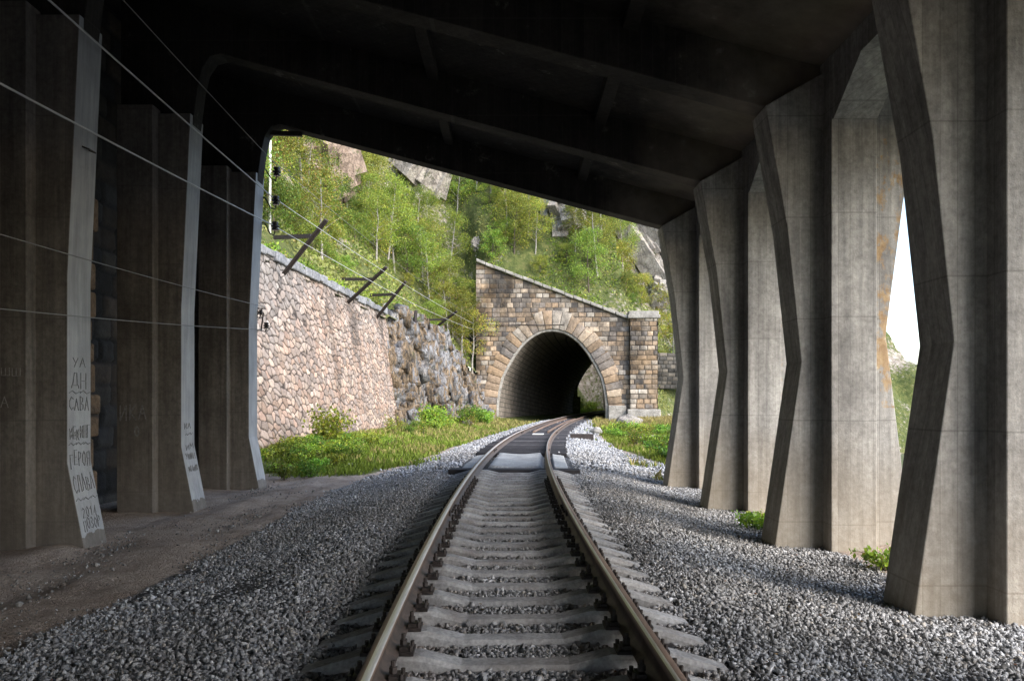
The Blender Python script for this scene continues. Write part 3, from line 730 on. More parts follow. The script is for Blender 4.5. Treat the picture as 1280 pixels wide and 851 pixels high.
    if pier:
        p0, p1, H = sx1-.12, sx1+2.1, 8.25
        vv, ff, cc = [], [], []
        for (A, B, wid) in (((p0,.45),(p1,.45),p1-p0), ((p1,.45),(p1,-1.2),1.65), ((p0,-.1),(p0,.45),.55)):
            def fn2(s, z, rel, A=A, B=B, wid=wid):
                tt = s/wid; ds = np.array([B[0]-A[0], B[1]-A[1]])/wid; nn = np.array([-ds[1], ds[0]]) if False else np.array([ds[1], -ds[0]])
                if A[1] == B[1]: nn = np.array([0,1.])
                elif A[0] == p1: nn = np.array([1.,0])
                else: nn = np.array([-1.,0])
                return w(A[0]+(B[0]-A[0])*tt+rel*nn[0], A[1]+(B[1]-A[1])*tt+rel*nn[1], z)
            _, _, V, F, c_, _ = masonry(max(8,int(wid/.05)), int(H/.05), wid, H, fn2, (.62,.40), pal, (.05,.043,.037), seed+31, .06, .05, ashlar=True, streaks=.5)
            n = sum(len(v) for v in vv); vv.append(V); ff.append(F+n); cc.append(c_)
        po = npmesh('pier', np.vstack(vv), np.vstack(ff), M['ashlar'], t, col=np.vstack(cc), smooth=True)
        mb = MB()
        def slab(e, z0, z1):
            vs = [tuple(w(s, dp, zz)) for zz in (z0,z1) for (s, dp) in ((p0-e,.45+e),(p1+e,.45+e),(p1+e,-1.2),(p0-e,-1.2))]
            mb.add(vs, [(0,3,2,1),(4,5,6,7),(0,1,5,4),(1,2,6,5),(2,3,7,6),(3,0,4,7)])
        slab(.22, H, H+.28); slab(.12, H+.28, H+.6); mb.build('pier_cap', M['coping'], po, bevel=.04)
        mb = MB(); slab(.25, -.5, .75); mb.build('plinth', M['coping'], po, bevel=.06)
        mb = MB()
        vs = [tuple(w(s, dp, zz)) for zz in (-.5,1.05) for (s, dp) in ((hw-.0,.26),(p0-.3,.26),(p0-.3,-.3),(hw-.0,-.3))]
        mb.add(vs, [(0,3,2,1),(4,5,6,7),(0,1,5,4),(1,2,6,5),(2,3,7,6),(3,0,4,7)]); mb.build('jamb_stone', M['coping'], t, bevel=.06)
        mb = MB(); mb.tube([tuple(w(s, .14, 7.75+.02*math.sin(s*2))) for s in np.linspace(sx0+.1, 1.0, 14)], .035, 6)
        mb.build('cable', M['iron'], t)
    return t, w
PORT_Y = 64.0
tp, wp = portal(3.35, PORT_Y, R(-1.5), -6.35, 6.55, 13.1-.1, 8.1, 4.65, 7.45, 1.25, 'brown ashlar portal with pointed arch, sloping coping and right pier', 77, True, .1)
# lining swept along the curve
Ys = np.linspace(PORT_Y+.3, 103.5, 60); prof = arch(4.62, 7.42, 22)
prof = np.vstack([[(-4.62,-.6)], prof, [(4.62,-.6)]])
V = []; cols = []
for Yc in Ys:
    sl = float(tslope(Yc)); n = Vector((1, -sl, 0)).normalized()
    cx = tX(Yc) - (tX(PORT_Y)-3.35)*max(0, 1-(Yc-PORT_Y)/40)
    for (a, z) in prof: V.append((cx+a*n.x, Yc+a*n.y*max(0,min(1,(Yc-PORT_Y)/6)), .1+z))
V = np.array(V)
M['lining'] = None
m = Mat('tunnel_lining', .9)
uvn = m.n.new('ShaderNodeTexBrick'); uvn.inputs['Scale'].default_value = 1; uvn.inputs['Brick Width'].default_value = .7; uvn.inputs['Row Height'].default_value = .4; uvn.inputs['Mortar Size'].default_value = .03
for k_, cc in ((1,(.16,.14,.12,1)),(2,(.24,.21,.18,1)),(3,(.05,.05,.045,1))): uvn.inputs[k_].default_value = cc
Xo, Yo, Zo = m.sep(); cmb = m.n.new('ShaderNodeCombineXYZ'); m.l.new(Yo, cmb.inputs[0]); m.l.new(m.math('ADD', Zo, m.math('MULTIPLY', Xo, .25)), cmb.inputs[1]); m.l.new(cmb.outputs[0], uvn.inputs[0])
M['lining'] = m.out(m.mix(.6, uvn.outputs[0], m.ramp(m.noise(1.2, 6, .7), [(.3, .15), (.7, .75)]), 'OVERLAY'), m.bump(uvn.outputs[1], -.6, .03))
npmesh('tunnel_lining', V, grid_faces(len(Ys), len(prof)), M['lining'], tp, smooth=False)
# far mouth: a rough collar so that the hill does not show its hollow side, then the next tunnel
portal(tX(124.5), 124.5, R(-12), -6.5, 8, 13, 9, 4.6, 7.4, 1.3, 'small far tunnel arch glimpsed through the near tunnel', 91, False, .1, .12)
Ys2 = np.linspace(124.8, 185, 40); V = []
for Yc in Ys2:
    sl = float(tslope(Yc)); n = Vector((1, -sl, 0)).normalized()
    for (a, z) in prof: V.append((tX(Yc)+.014*(Yc-124.5)**2+a*n.x, Yc+a*n.y*.6, .1+z))
far = [o for o in bpy.data.objects if o.name.startswith('tunnel_portal') and o.location.y > 100][0]
npmesh('tunnel_lining', np.array(V), grid_faces(len(Ys2), len(prof)), M['lining'], far)
mb = MB()
for (s_, side) in ((1,1),(-1,-1)):
    pass
# low ruined wall right of the pier
def lw_fn(s, z, rel): return np.stack([12.9+s*.98, 68.2+s*.35-rel, 2.6+z+0*rel], 1)
_, _, V, F, c_, _ = masonry(70, 60, 4.2, 3.2, lw_fn, (.6,.36), [(.09,.082,.072),(.13,.115,.095),(.07,.066,.06)], (.03,.03,.026), 23, .08, .05, ashlar=True, streaks=.5)
lw = empty('stone_wall', (14, 68.5, 2.6), label='dark low stone wall on slope right of portal pier', cat='wall')
npmesh('masonry_face', V, F, M['rubble'], lw, col=c_, smooth=True)
mb = MB(); mb.add([(12.9,68.25,2.6),(17.0,69.72,2.6),(16.7,70.6,2.6),(12.6,69.1,2.6),(12.9,68.25,5.78),(17.0,69.72,5.78),(16.7,70.6,5.78),(12.6,69.1,5.78)], [(0,3,2,1),(4,5,6,7),(1,2,6,5),(2,3,7,6),(3,0,4,7)])
mb.build('wall_core', M['coping_grey'], lw)

# ------------------------------------------------------------------ rock outcrops on the hill
import bmesh
def ico(sub):
    bm = bmesh.new(); bmesh.ops.create_icosphere(bm, subdivisions=sub, radius=1)
    V = np.array([v.co[:] for v in bm.verts]); F = np.array([[v.index for v in f.verts] for f in bm.faces]); bm.free(); return V, F
ICO5 = ico(5); ICO3 = ico(3); ICO1 = ico(1)
def outcrop(name, c, size, mat, seed, label, cat, group=None, sub=ICO5, lean=.3):
    V, F = sub; P = V.copy()
    f1, f2, cid = voro(P[:,0]*2.2+P[:,2]*lean*2+seed+.4*fbm(P*2,seed,2), P[:,1]*2.2+P[:,2]*.5+seed*.7, seed, .9)
    g1, g2, cid2 = voro(P[:,0]*1.5-P[:,1]*.6+seed, P[:,2]*2.6+P[:,0]*.9, seed+3, .9)
    st_ = (P[:,2]*2.3+P[:,0]*1.1+.7*fbm(P*1.5,seed+4,3)) % 1.0
    r = 1 + .34*fbm(P*1.6+seed, seed, 4) + .42*(cid-.5) + .40*(cid2-.5) + .18*fbm(P*5+seed, seed+2, 4) + .16*st_ - .25*sm(.07-(f2-f1), 0, .07) - .2*sm(.06-(g2-g1), 0, .06)
    P = P*r[:,None]*np.array(size)
    o = npmesh(name, P+np.array(c), F, mat, loc=c)
    return tag(o, label, cat, group)
from mathutils import Euler, Matrix
def blocks(mb, c, size, n, tilt, seed, sc=.42, aspect=(1,.7,1.5)):
    r = random.Random(seed); T = Euler(tilt).to_matrix()
    for k in range(n):
        d_ = Vector((r.gauss(0,1), r.gauss(0,1), r.gauss(0,1))).normalized()*(r.random()**.4)*.85
        p = Vector(c)+Vector((d_.x*size[0], d_.y*size[1], d_.z*size[2]))
        m3 = T @ Euler((r.uniform(-.16,.16), r.uniform(-.16,.16), r.uniform(-.3,.3))).to_matrix()
        L = sc*min(size)*r.uniform(.45,1.35)
        hs = [L*a*r.uniform(.6,1.3) for a in aspect]
        vs = []
        for zz in (-1,1):
            for (a,b) in ((-1,-1),(1,-1),(1,1),(-1,1)):
                k_ = .8 if zz > 0 else 1.0
                vs.append(tuple(p + m3 @ Vector((a*hs[0]*k_*r.uniform(.65,1.1), b*hs[1]*k_*r.uniform(.65,1.1), zz*hs[2]*r.uniform(.7,1.1)))))
        mb.add(vs, [(0,3,2,1),(4,5,6,7),(0,1,5,4),(1,2,6,5),(2,3,7,6),(3,0,4,7)])
    return mb
def hz(x, y): return float(hill(np.array([x]), np.array([y]))[0][0])
OUT = []
def oc(px, py, Yd, size, mat, seed, label, dz=0):
    for Yd in np.arange(46, 115, .5):
        if hz((px-640)*Yd/960, Yd) > 1.6+(500-py)*Yd/960: break
    x = (px-640)*Yd/960; c = (x, Yd+.3, 1.6+(500-py)*Yd/960+dz); OUT.append((x, Yd, max(size[0], size[1])))
    tag(blocks(MB(), c, size, 70, (.25, -.45, .3*seed), seed).build('rock_outcrop', M[mat], None, loc=c, bevel=.03), label, 'rock outcrop', 'rock outcrops on the hillside')
oc(395, 208, 63, (3.0,2.4,3.6), 'rock_red', 3, 'tan cracked rock outcrop among trees at top left of hillside')
oc(508, 215, 74, (3.4,2.6,3.6), 'rock_pale', 8, 'pale slabby rock outcrop above birches, under the dark beam')
oc(703, 272, 84, (2.4,2.0,2.6), 'rock_pale', 14, 'grey rock outcrop peeping out above trees right of hillside middle')
oc(803, 330, 88, (4.0,3.5,6.0), 'rock_pale', 19, 'tall pale cliff outcrop above the portal pier')
oc(826, 385, 76, (1.5,1.8,3.6), 'rock_pale', 25, 'narrow pale rock just right of the portal pier cap')
oc(598, 305, 68, (.7,.6,.7), 'rock_pale', 31, 'small grey rock by upper end of sloping coping')

# ------------------------------------------------------------------ track: rails, sleepers
def rail(side, label):
    prof = [(-.075,.02),(.075,.02),(.075,.032),(.02,.055),(.010,.075),(.010,.15),(.036,.165),(.037,.19),(.030,.2),(-.004,.2),(-.030,.2),(-.037,.19),(-.036,.165),(-.010,.15),(-.010,.075),(-.02,.055),(-.075,.032)]
    Ys = np.concatenate([np.arange(-4, 20, .5), np.arange(20, 128, 1.)]); n = len(prof); V = []
    for Yc in Ys:
        sl = float(tslope(Yc)); nn = Vector((1,-sl,0)).normalized(); u0 = side*.80
        for (a, z) in prof: V.append((tX(Yc)+(u0+a)*nn.x, Yc+(u0+a)*nn.y, z))
    F = []; mi = []
    for i in range(len(Ys)-1):
        for k in range(n):
            k2 = (k+1)%n; F.append((i*n+k, i*n+k2, (i+1)*n+k2, (i+1)*n+k))
            inner = (k in (8, 7)) if side < 0 else (k in (9, 10))
            mi.append(1 if (inner if side < 0 else k in (9,)) else (2 if k in (7,8,9,10,6,11,12) else 0))
    t = empty('rail', (tX(10)+side*.8, 10, .02), label=label, cat='rail', group='running rails of the track')
    npmesh('rail_bar', np.array(V), np.array(F), [M['rust'], M['steel'], M['railtop']], t, mi=mi)
    for Yj in (10.6, 23.1, 35.6):
        mb = MB(); sl = float(tslope(Yj)); d_ = Vector((sl,1,0)).normalized(); nn = Vector((1,-sl,0)).normalized()
        for q in (-1,1):
            c_ = Vector((tX(Yj),Yj,.11))+nn*(side*.8+q*.022); mb.obox(c_, d_, nn, (0,0,1), .42, .012, .045)
            for k in (-.3,-.1,.1,.3): mb.tube([c_+d_*k, c_+d_*k+nn*q*.045], .016, 6)
        mb.build('joint_bar', M['iron'], t)
    return t
rail(-1, 'left rusty rail with polished inner running edge')
rail(1, 'right rusty rail with polished running edge, curving towards the tunnel')

SP = .5; Y0 = 2.36
def sleeper_mesh():
    us_ = [-1.36,-1.34,-1.12,-.98,-.60,-.34,.34,.60,.98,1.12,1.34,1.36]
    zt = [-.13,-.085,-.02,.018,.018,-.045,-.045,.018,.018,-.02,-.085,-.13]
    mb = MB()
    for u, z in zip(us_, zt):
        w = .07; mb.v += [(u,-.105,-.24),(u,-w-.018,z-.03),(u,-w,z),(u,w,z),(u,w+.018,z-.03),(u,.105,-.24)]
    for i in range(len(us_)-1):
        for k in range(5): mb.f.append((i*6+k+1, i*6+k, (i+1)*6+k, (i+1)*6+k+1)[::-1])
    mb.f.append(tuple(range(6))); n = (len(us_)-1)*6; mb.f.append(tuple(n+k for k in range(6))[::-1])
    me = bpy.data.meshes.new('concrete_sleeper'); me.from_pydata(mb.v, [], mb.f); me.update(); me.materials.append(M['sleeper']); return me
def fast_mesh():
    mb = MB().box(-.07,.07,-.085,.085,.018,.04)
    mb.box(-.02,.035,-.055,.055,.04,.062)
    mb.tube([(.0,0,.05),(.0,0,.135)], .014, 7); mb.tube([(.0,0,.068),(.0,0,.1)], .025, 6)
    mb.tube([(.05,.05,.04),(.05,.05,.075)], .014, 6); mb.tube([(.05,-.05,.04),(.05,-.05,.075)], .014, 6)
    me = bpy.data.meshes.new('rail_fastener'); me.from_pydata(mb.v, [], mb.f); me.update(); me.materials.append(M['iron']); return me
smesh, fmesh = sleeper_mesh(), fast_mesh()
sl_ys = np.arange(Y0, 17.6, SP)
for i, Yc in enumerate(sl_ys):
    o = bpy.data.objects.new('concrete_sleeper', smesh); C.objects.link(o)
    o.location = (tX(Yc), Yc, random.uniform(-.006,.004)); o.rotation_euler.z = -math.atan(float(tslope(Yc))) + random.uniform(-.008,.008)
    tag(o, 'grey concrete sleeper with sunken middle, bedded in ballast inside the gallery', 'sleeper', 'concrete sleepers under the rails')
    if Yc < 15:
        for u in (-.895,-.705,.705,.895):
            f_ = bpy.data.objects.new('rail_fastener', fmesh); C.objects.link(f_); f_.parent = o
            f_.location = (u+ (.0), 0, 0); f_.rotation_euler.z = 0 if u in (-.705,.895) else math.pi
# dark edge timbers and the pale crossing slab
def across(name, Yc, half, u0, u1, z0, z1, mat, label, cat, group=None, bev=.01):
    sl = float(tslope(Yc)); d_ = Vector((sl,1,0)).normalized(); nn = Vector((1,-sl,0)).normalized()
    c_ = Vector((tX(Yc),Yc,0))+nn*((u0+u1)/2)
    mb = MB().obox(c_+Vector((0,0,(z0+z1)/2)), nn, d_, (0,0,1), (u1-u0)/2, half, (z1-z0)/2)
    return tag(mb.build(name, mat, None, loc=tuple(c_+Vector((0,0,z0))), bevel=bev), label, cat, group)
slb = empty('crossing_slab', (tX(20), 20, -.05), label='pale worn concrete slab between the rails where sleepers end', cat='slab')
for (u0, u1) in ((-.70,.70), (-1.3,-.91), (.91,1.3)):
    V = []; n1, n2 = 14, 40
    for a in np.linspace(18.0, 22.6, n2):
        sl = float(tslope(a)); nn = Vector((1,-sl,0)).normalized()
        for b in np.linspace(u0, u1, n1):
            z = .035 + .05*abs(b)**2*(abs(b) < .8) - (.06*(abs(b)-.9)/.5 if abs(b) > .85 else 0) + .012*math.sin(a*3+b*5)
            if b in (u0, u1) or a in (18.0, 22.6): z = -.1
            V.append((tX(a)+b*nn.x, a+b*nn.y, z))
    npmesh('slab_panel', np.array(V), grid_faces(n2, n1)[:, ::-1], M['slab'], slb, smooth=False)
for Yc in (17.55, 17.8): across('timber_beam', Yc, .1, -1.5, 1.5, -.12, .02, M['timber'], 'dark timber beam across the track at near edge of pale slab', 'timber', 'timber beams at the slab edge')
tim = np.concatenate([np.arange(22.95, 37, .47), np.arange(37.2, 66, .55)])
for Yc in tim:
    across('timber_sleeper', Yc, .115, -1.36+random.uniform(-.05,.05), 1.36+random.uniform(-.05,.05), -.14, .03, M['timber'],
           'dark tarred timber sleeper on the curve beyond the pale slab' if Yc < 45 else 'dark timber sleeper near the tunnel mouth', 'sleeper', 'timber sleepers on the curve' if Yc < 45 else 'timber sleepers near the tunnel')
across('white_plate', 35.0, .28, -.25, .25, .035, .075, M['white'], 'small white plate lying between rails beyond the dark planks', 'plate')
across('cable_box', 33.5, .22, 1.5, 2.5, -.12, .14, M['iron'], 'flat dark metal box beside the right rail on the curve', 'box')
for k, u in enumerate((-.35,.35)):
    V = []
    mb = MB(); mb.tube([(tX(a)+u, a, .07) for a in np.arange(37, 64, 1.5)], .06, 6)
    tag(mb.build('guard_rail', M['railtop'], None, loc=(tX(37)+u, 37, 0)), ['left','right'][k]+' pale guard strip running between the rails into the tunnel', 'guard rail', 'guard strips between the rails')

# ------------------------------------------------------------------ ballast stones
def stones(name, X, Y, Z, size, seed, pal, label, mat=None):
    r = np.random.default_rng(seed); n = len(X)
    bases = []
    for b in range(16):
        bm = bmesh.new()
        for p in r.normal(size=(9,3)):
            p = p/np.linalg.norm(p)*r.uniform(.8,1.25); bm.verts.new((p[0]*1.12, p[1]*r.uniform(.7,.95), p[2]*r.uniform(.5,.85)))
        res = bmesh.ops.convex_hull(bm, input=bm.verts); bmesh.ops.delete(bm, geom=[g for g in res['geom_interior'] if isinstance(g, bmesh.types.BMVert)], context='VERTS')
        bmesh.ops.triangulate(bm, faces=bm.faces); bm.verts.index_update()
        bases.append((np.array([v.co[:] for v in bm.verts]), np.array([[v.index for v in f.verts] for f in bm.faces]))); bm.free()
    nb = r.integers(0, 16, n)
    q = r.normal(size=(n,4)); q /= np.linalg.norm(q, axis=1)[:,None]
    w_, x_, y_, z_ = q.T
    Rm = np.stack([np.stack([1-2*(y_*y_+z_*z_), 2*(x_*y_-z_*w_), 2*(x_*z_+y_*w_)],1), np.stack([2*(x_*y_+z_*w_), 1-2*(x_*x_+z_*z_), 2*(y_*z_-x_*w_)],1), np.stack([2*(x_*z_-y_*w_), 2*(y_*z_+x_*w_), 1-2*(x_*x_+y_*y_)],1)],1)
    pal = np.array(pal); c = pal[r.integers(0, len(pal), n)]*(.7+.6*r.random((n,1)))
    dust = np.clip(.5+1.4*fbm(np.stack([X*.9,Y*.7,0*X],1), 97, 4), 0, 1)[:,None]; c = c*(1-.45*dust) + np.array([.23,.215,.195])*.45*dust
    oil = np.clip(1.6*fbm(np.stack([X*1.3,Y*.5,0*X],1), 99, 3), 0, 1)*(np.abs(X-tx(Y)) < 1.3); c = c*(1-.55*oil[:,None])
    rust = np.clip(1.15-np.abs(np.abs(X-tx(Y))-.8)/.45, 0, 1)*(.25+.5*r.random(n)); c = c*(1-rust[:,None]) + c*np.array([.95,.72,.55])*rust[:,None]
    VV, FF, CC, o_ = [], [], [], 0
    for b, (Bv, Bf) in enumerate(bases):
        q_ = np.where(nb == b)[0]; nv = len(Bv)
        VV.append((np.einsum('nij,kj->nki', Rm[q_], Bv)*size[q_][:,None,None] + np.stack([X,Y,Z],1)[q_][:,None,:]).reshape(-1,3))
        FF.append((Bf[None]+(np.arange(len(q_))*nv)[:,None,None]).reshape(-1,3)+o_); CC.append(np.repeat(c[q_], nv, axis=0)); o_ += len(q_)*nv
    V, F, c = np.vstack(VV), np.vstack(FF), np.vstack(CC)
    o = npmesh(name, V.reshape(-1,3), F.reshape(-1,3), mat or M['stone'], col=c)
    return tag(o, label, 'gravel', kind='stuff')
def rail_clear(u, Y, size):
    au = np.abs(u); ok = ~((au > .80-.085-size*.5) & (au < .80+.085+size*.5))
    ok &= ~((Y > 17.9) & (Y < 22.7) & (au < 1.42)) & ~((Y > 17.3) & (Y < 18) & (au < 1.5))
    j = np.round((Y-Y0)/SP); dy = np.abs(Y-(Y0+j*SP)); ok &= ~((Y < 17.6) & (au < 1.38) & (dy < .078+size*.3))
    if len(tim):
        k = np.clip(np.searchsorted(tim, Y), 1, len(tim)-1); dt = np.minimum(np.abs(Y-tim[k-1]), np.abs(Y-tim[k])); ok &= ~((Y > 22.6) & (au < 1.4) & (dt < .12))
    return ok
PALG = [(.52,.53,.55),(.19,.195,.205),(.36,.368,.385),(.43,.437,.455),(.30,.307,.322),(.47,.477,.49),(.25,.256,.268),(.39,.397,.41),(.42,.40,.375),(.33,.333,.345)]
def ballast(y0, y1, n, smin, smax, seed, pad=0.):
    r = np.random.default_rng(seed)
    Y = r.uniform(y0, y1, n); X = r.uniform(-5.2, 5.4, n) + tx(Y)*(Y > 18)
    if y0 < 2.0: pass
    g, _ = gw(X, Y); u = X-tx(Y); size = r.uniform(smin, smax, n)*np.where(r.random(n) < .12, 1.35, 1)
    P = np.stack([X,Y,0*X],1)
    gp = g + .45*fbm(P*1.1, 71, 3)
    ok = (r.random(n) < np.clip((gp-.25)*1.6, 0, 1)) & rail_clear(u, Y, size) & ~((Y > 22.6) & (Y < 37.5) & (np.abs(u) < .7) & (r.random(n) < .88))
    X, Y, size, u = X[ok], Y[ok], size[ok], u[ok]
    inb = np.abs(u) < 1.4
    Z = ground_z(X, Y) + size*r.uniform(-.1,.8,len(X)) + np.where(inb & (Y > 22.6), .03, .0) + .02*fbm(np.stack([X,Y,0*X],1)/.5, 5, 2)
    return X, Y, Z, size
parts_ = [ballast(2.6, 8.0, 115000, .013, .026, 1), ballast(8.0, 18.5, 150000, .014, .025, 2), ballast(18.5, 34, 30000, .03, .05, 3), ballast(34, 64, 22000, .04, .065, 4)]
X, Y, Z, size = [np.concatenate([p[k] for p in parts_]) for k in range(4)]
stones('ballast', X, Y, Z, size, 9, PALG, 'grey crushed stone ballast around the track')
# loose stones lying on the bare earth on the left
n = 7000; r_ = np.random.default_rng(33); Y = r_.uniform(5, 20, n); X = r_.uniform(-5.6, -3.3, n)
cl = fbm(np.stack([X*1.2,Y*.8,0*X],1), 91, 3); ok = cl + .9*r_.random(n) > .55; X, Y = X[ok], Y[ok]; size = r_.uniform(.006,.022,len(X))*np.where(r_.random(len(X))<.06,2,1)
stones('loose_gravel', X, Y, ground_z(X,Y)+size*.3, size, 34, [(.2,.19,.18),(.28,.26,.24),(.14,.12,.11),(.33,.32,.31)], 'scattered loose stones on bare brown earth by left pillars')

# ------------------------------------------------------------------ boulders
def boulder(name, x, y, size, mat, seed, label, cat='boulder'):
    z = float(ground_z(np.array([x]), np.array([y]))[0]); r = np.random.default_rng(seed); bm = bmesh.new()
    for p in r.normal(size=(26,3)):
        p = p/np.linalg.norm(p)*r.uniform(.85,1.1); bm.verts.new((p[0]*size[0], p[1]*size[1], p[2]*size[2]+size[2]*.5))
    res = bmesh.ops.convex_hull(bm, input=bm.verts); bmesh.ops.delete(bm, geom=[g for g in res['geom_interior'] if isinstance(g, bmesh.types.BMVert)], context='VERTS')
    me = bpy.data.meshes.new(name); bm.to_mesh(me); bm.free()
    o = link(name, me, M[mat], None, (x, y, z)); b = o.modifiers.new('bevel', 'BEVEL'); b.width = min(size)*.12; b.segments = 2
    return tag(o, label, cat)
boulder('boulder', 7.35, 48.5, (.95,.7,.62), 'rock_pale', 41, 'large pale boulder on weeds in front of portal pier')
boulder('stone_block', 4.45, 40.5, (.34,.3,.27), 'coping', 43, 'small whitish stone block beside ballast on right verge', 'stone')
boulder('boulder', -2.8, 49.5, (.5,.4,.28), 'rock_pale', 47, 'low pale boulder in grass below streaked rock face')
boulder('boulder', 5.9, 33, (.5,.35,.2), 'rock_pale', 49, 'flat pale boulder sunk in weeds on right verge')

# ------------------------------------------------------------------ posts, wires, insulators
def leaning(base, topp, strut_from, strut_to, label, wd=.15):
    t = empty('leaning_post', base, label=label, cat='post', group='leaning steel posts along the wall top')
    mb = MB().bar(base, topp, wd*.35, wd); mb.bar(Vector(base)+Vector((0,-.05,0)), Vector(topp)+Vector((0,-.05,0)), wd, .04); mb.bar(Vector(base)+Vector((0,.05,0)), Vector(topp)+Vector((0,.05,0)), wd, .04)
    mb.build('post_bar', M['iron'], t)
    if strut_from: MB().bar(strut_from, strut_to, .12, .14).build('strut', M['iron'], t)
    return t
def at(px, py, Yd): return ((px-640)*Yd/960, Yd, 1.6+(500-py)*Yd/960)
leaning(at(355,342,28.6), at(408,275,27.6), at(343,297,28.8), at(389,295,28.0), 'nearest leaning steel post with strut at left end of wall top', .17)
leaning(at(435,378,37.2), at(483,334,36.0), at(428,349,37.2), at(466,349,36.5), 'middle leaning steel post with strut over the rubble wall', .17)
leaning(at(470,398,42.4), at(507,352,41.0), at(463,369,42.4), at(492,368,41.7), 'leaning steel post with strut at far end of rubble wall', .17)
leaning(at(514,463,47.5), at(520,388,47.8), None, None, 'upright steel post standing against streaked rock face', .2)
leaning(at(545,409,54), at(571,389,53), at(530,400,54), at(556,399,53.6), 'farthest leaning steel post above streaked rock face', .17)
WX = -5.42
ins_pts = [(at(346,215,17.45), 'top'), (at(345,251,17.45), 'middle'), (at(344,283,17.45), 'third')]
def insulator(p, hook_from, label, s=1.0):
    t = empty('insulator', p, label=label, cat='insulator', group='black insulators on the last left pillar')
    MB().lathe((p[0],p[1],p[2]-.09*s), [(.03*s,0),(.075*s,.0),(.085*s,.03*s),(.06*s,.045*s),(.05*s,.06*s),(.095*s,.075*s),(.1*s,.1*s),(.06*s,.12*s),(.055*s,.14*s),(.08*s,.155*s),(.07*s,.19*s),(.02*s,.2*s)]).build('insulator_body', M['porcelain'], t, smooth=True)
    h = Vector(hook_from); q = Vector(p)
    MB().tube([h, h+Vector((.12,0,-.02)), q+Vector((-.12,0,-.16*s)), q+Vector((-.03,0,-.2*s)), q+Vector((0,0,-.1*s))], .016, 6).build('hook', M['iron'], t)
for k, (p, nm) in enumerate(ins_pts):
    insulator(p, (-5.72, 17.42, p[2]+.08), ['topmost black insulator on hook of last left pillar','second black insulator from top on last left pillar','third black insulator from top on last left pillar'][k])
insulator(at(333,407,17.45), (-5.76,17.42,at(0,390,17.45)[2]), 'lower black insulator on bent hook near the pink wall', .7)
insulator(at(326,391,17.45), (-5.78,17.42,at(0,385,17.45)[2]), 'small upper one of the two low insulators on last left pillar', .55)
tag(MB().bar(at(322,166,17.2), at(378,168,17.2), .08, .1).build('bracket', M['iron'], None, loc=at(322,166,17.2)), 'black horizontal bracket bar under top left corner of gallery opening', 'bracket')
p = at(337,0,33); tag(MB().tube([(p[0],33,7.0),(p[0]+.03,33,14.2)], [.06,.05], 10).build('lamp_post' if 0 else 'white_pole', M['white'], None, loc=(p[0],33,7.0), smooth=True), 'thin white pole rising above wall beside last left pillar', 'pole')
def wire(name, pts, rad, mat, label, sag=.12):
    full = []
    for a, b in zip(pts[:-1], pts[1:]):
        a, b = Vector(a), Vector(b); n = 14
        for k in range(n):
            t = k/n; full.append(a.lerp(b, t)+Vector((0,0,-sag*4*t*(1-t)*(b-a).length/14)))
    full.append(Vector(pts[-1]))
    o = MB().tube(full, [rad*(1 if q.y < 18 else .6) for q in full], 6).build(name, mat, None, loc=pts[0], smooth=True); return tag(o, label, 'wire', 'overhead wires along the left pillars')
farw = [(-4.9, 40, 7.0), (-3.1, 63.7, 8.0)]
wire('overhead_wire', [(-5.45,-3.6,6.35), (-5.48,9.1,6.33), (ins_pts[1][0][0]-.1,17.45,ins_pts[1][0][2]+.1), (-4.9,40,7.2), (-3.1,63.7,7.9)], .014, M['wire'], 'pale wire slanting from top left edge to the middle insulator', .03)
wire('overhead_wire', [(-5.45,-3.6,5.0), (-5.47,8.2,4.98), (ins_pts[2][0][0]-.1,17.45,ins_pts[2][0][2]+.05), (-4.9,40,6.5), (-3.1,63.7,7.4)], .014, M['wire'], 'pale wire crossing scrawled pillar to the third insulator', .03)
wire('overhead_wire', [(-5.5,-3.6,7.25), (-5.5,11,7.25), (ins_pts[0][0][0]-.1,17.45,ins_pts[0][0][2]+.25), (-4.9,40,7.9), (-3.1,63.7,8.4)], .009, M['wire_dark'], 'thin dark wire highest of all, passing under the roof beams', .03)
wire('overhead_wire', [(-5.45,-3.6,3.3), (-5.5,8.25,3.38), (-5.62,17.45,3.72)], .007, M['wire_dark'], 'thin wire sagging across pillars above the lowest wire', .05)
wire('overhead_wire', [(-5.45,-3.6,2.5), (-5.5,8.25,2.58), (-5.62,17.45,3.2)], .007, M['wire_dark'], 'lowest thin wire crossing the left pillars below the others', .05)

# ------------------------------------------------------------------ vegetation
LEAFG = np.array([(.17,.26,.03),(.22,.31,.04),(.11,.19,.03),(.26,.32,.045),(.18,.24,.07)])
LEAFY = np.array([(.34,.31,.05),(.40,.33,.06),(.30,.31,.05),(.30,.23,.07)])
def leaf_quads(P, size, r, droop=.35, asp=.75):
    n = len(P); a = r.normal(size=(n,3)); a[:,2] -= droop; a /= np.linalg.norm(a, axis=1)[:,None]
    b = np.cross(a, r.normal(size=(n,3))); b /= np.linalg.norm(b, axis=1)[:,None]+1e-9
    s = size[:,None]
    V = np.stack([P-a*s*.5, P+b*s*asp*.42-a*s*.05, P+a*s*.5, P-b*s*asp*.42-a*s*.05], 1).reshape(-1,3)
    return V, np.arange(4*n).reshape(-1,4)
def leafcol(n, r, yel, warm=0):
    c = LEAFG[r.integers(0,len(LEAFG),n)].copy(); m_ = r.random(n) < yel
    c[m_] = LEAFY[r.integers(0,len(LEAFY),m_.sum())]; c *= (.65+.7*r.random((n,1))); return np.repeat(c, 4, axis=0)
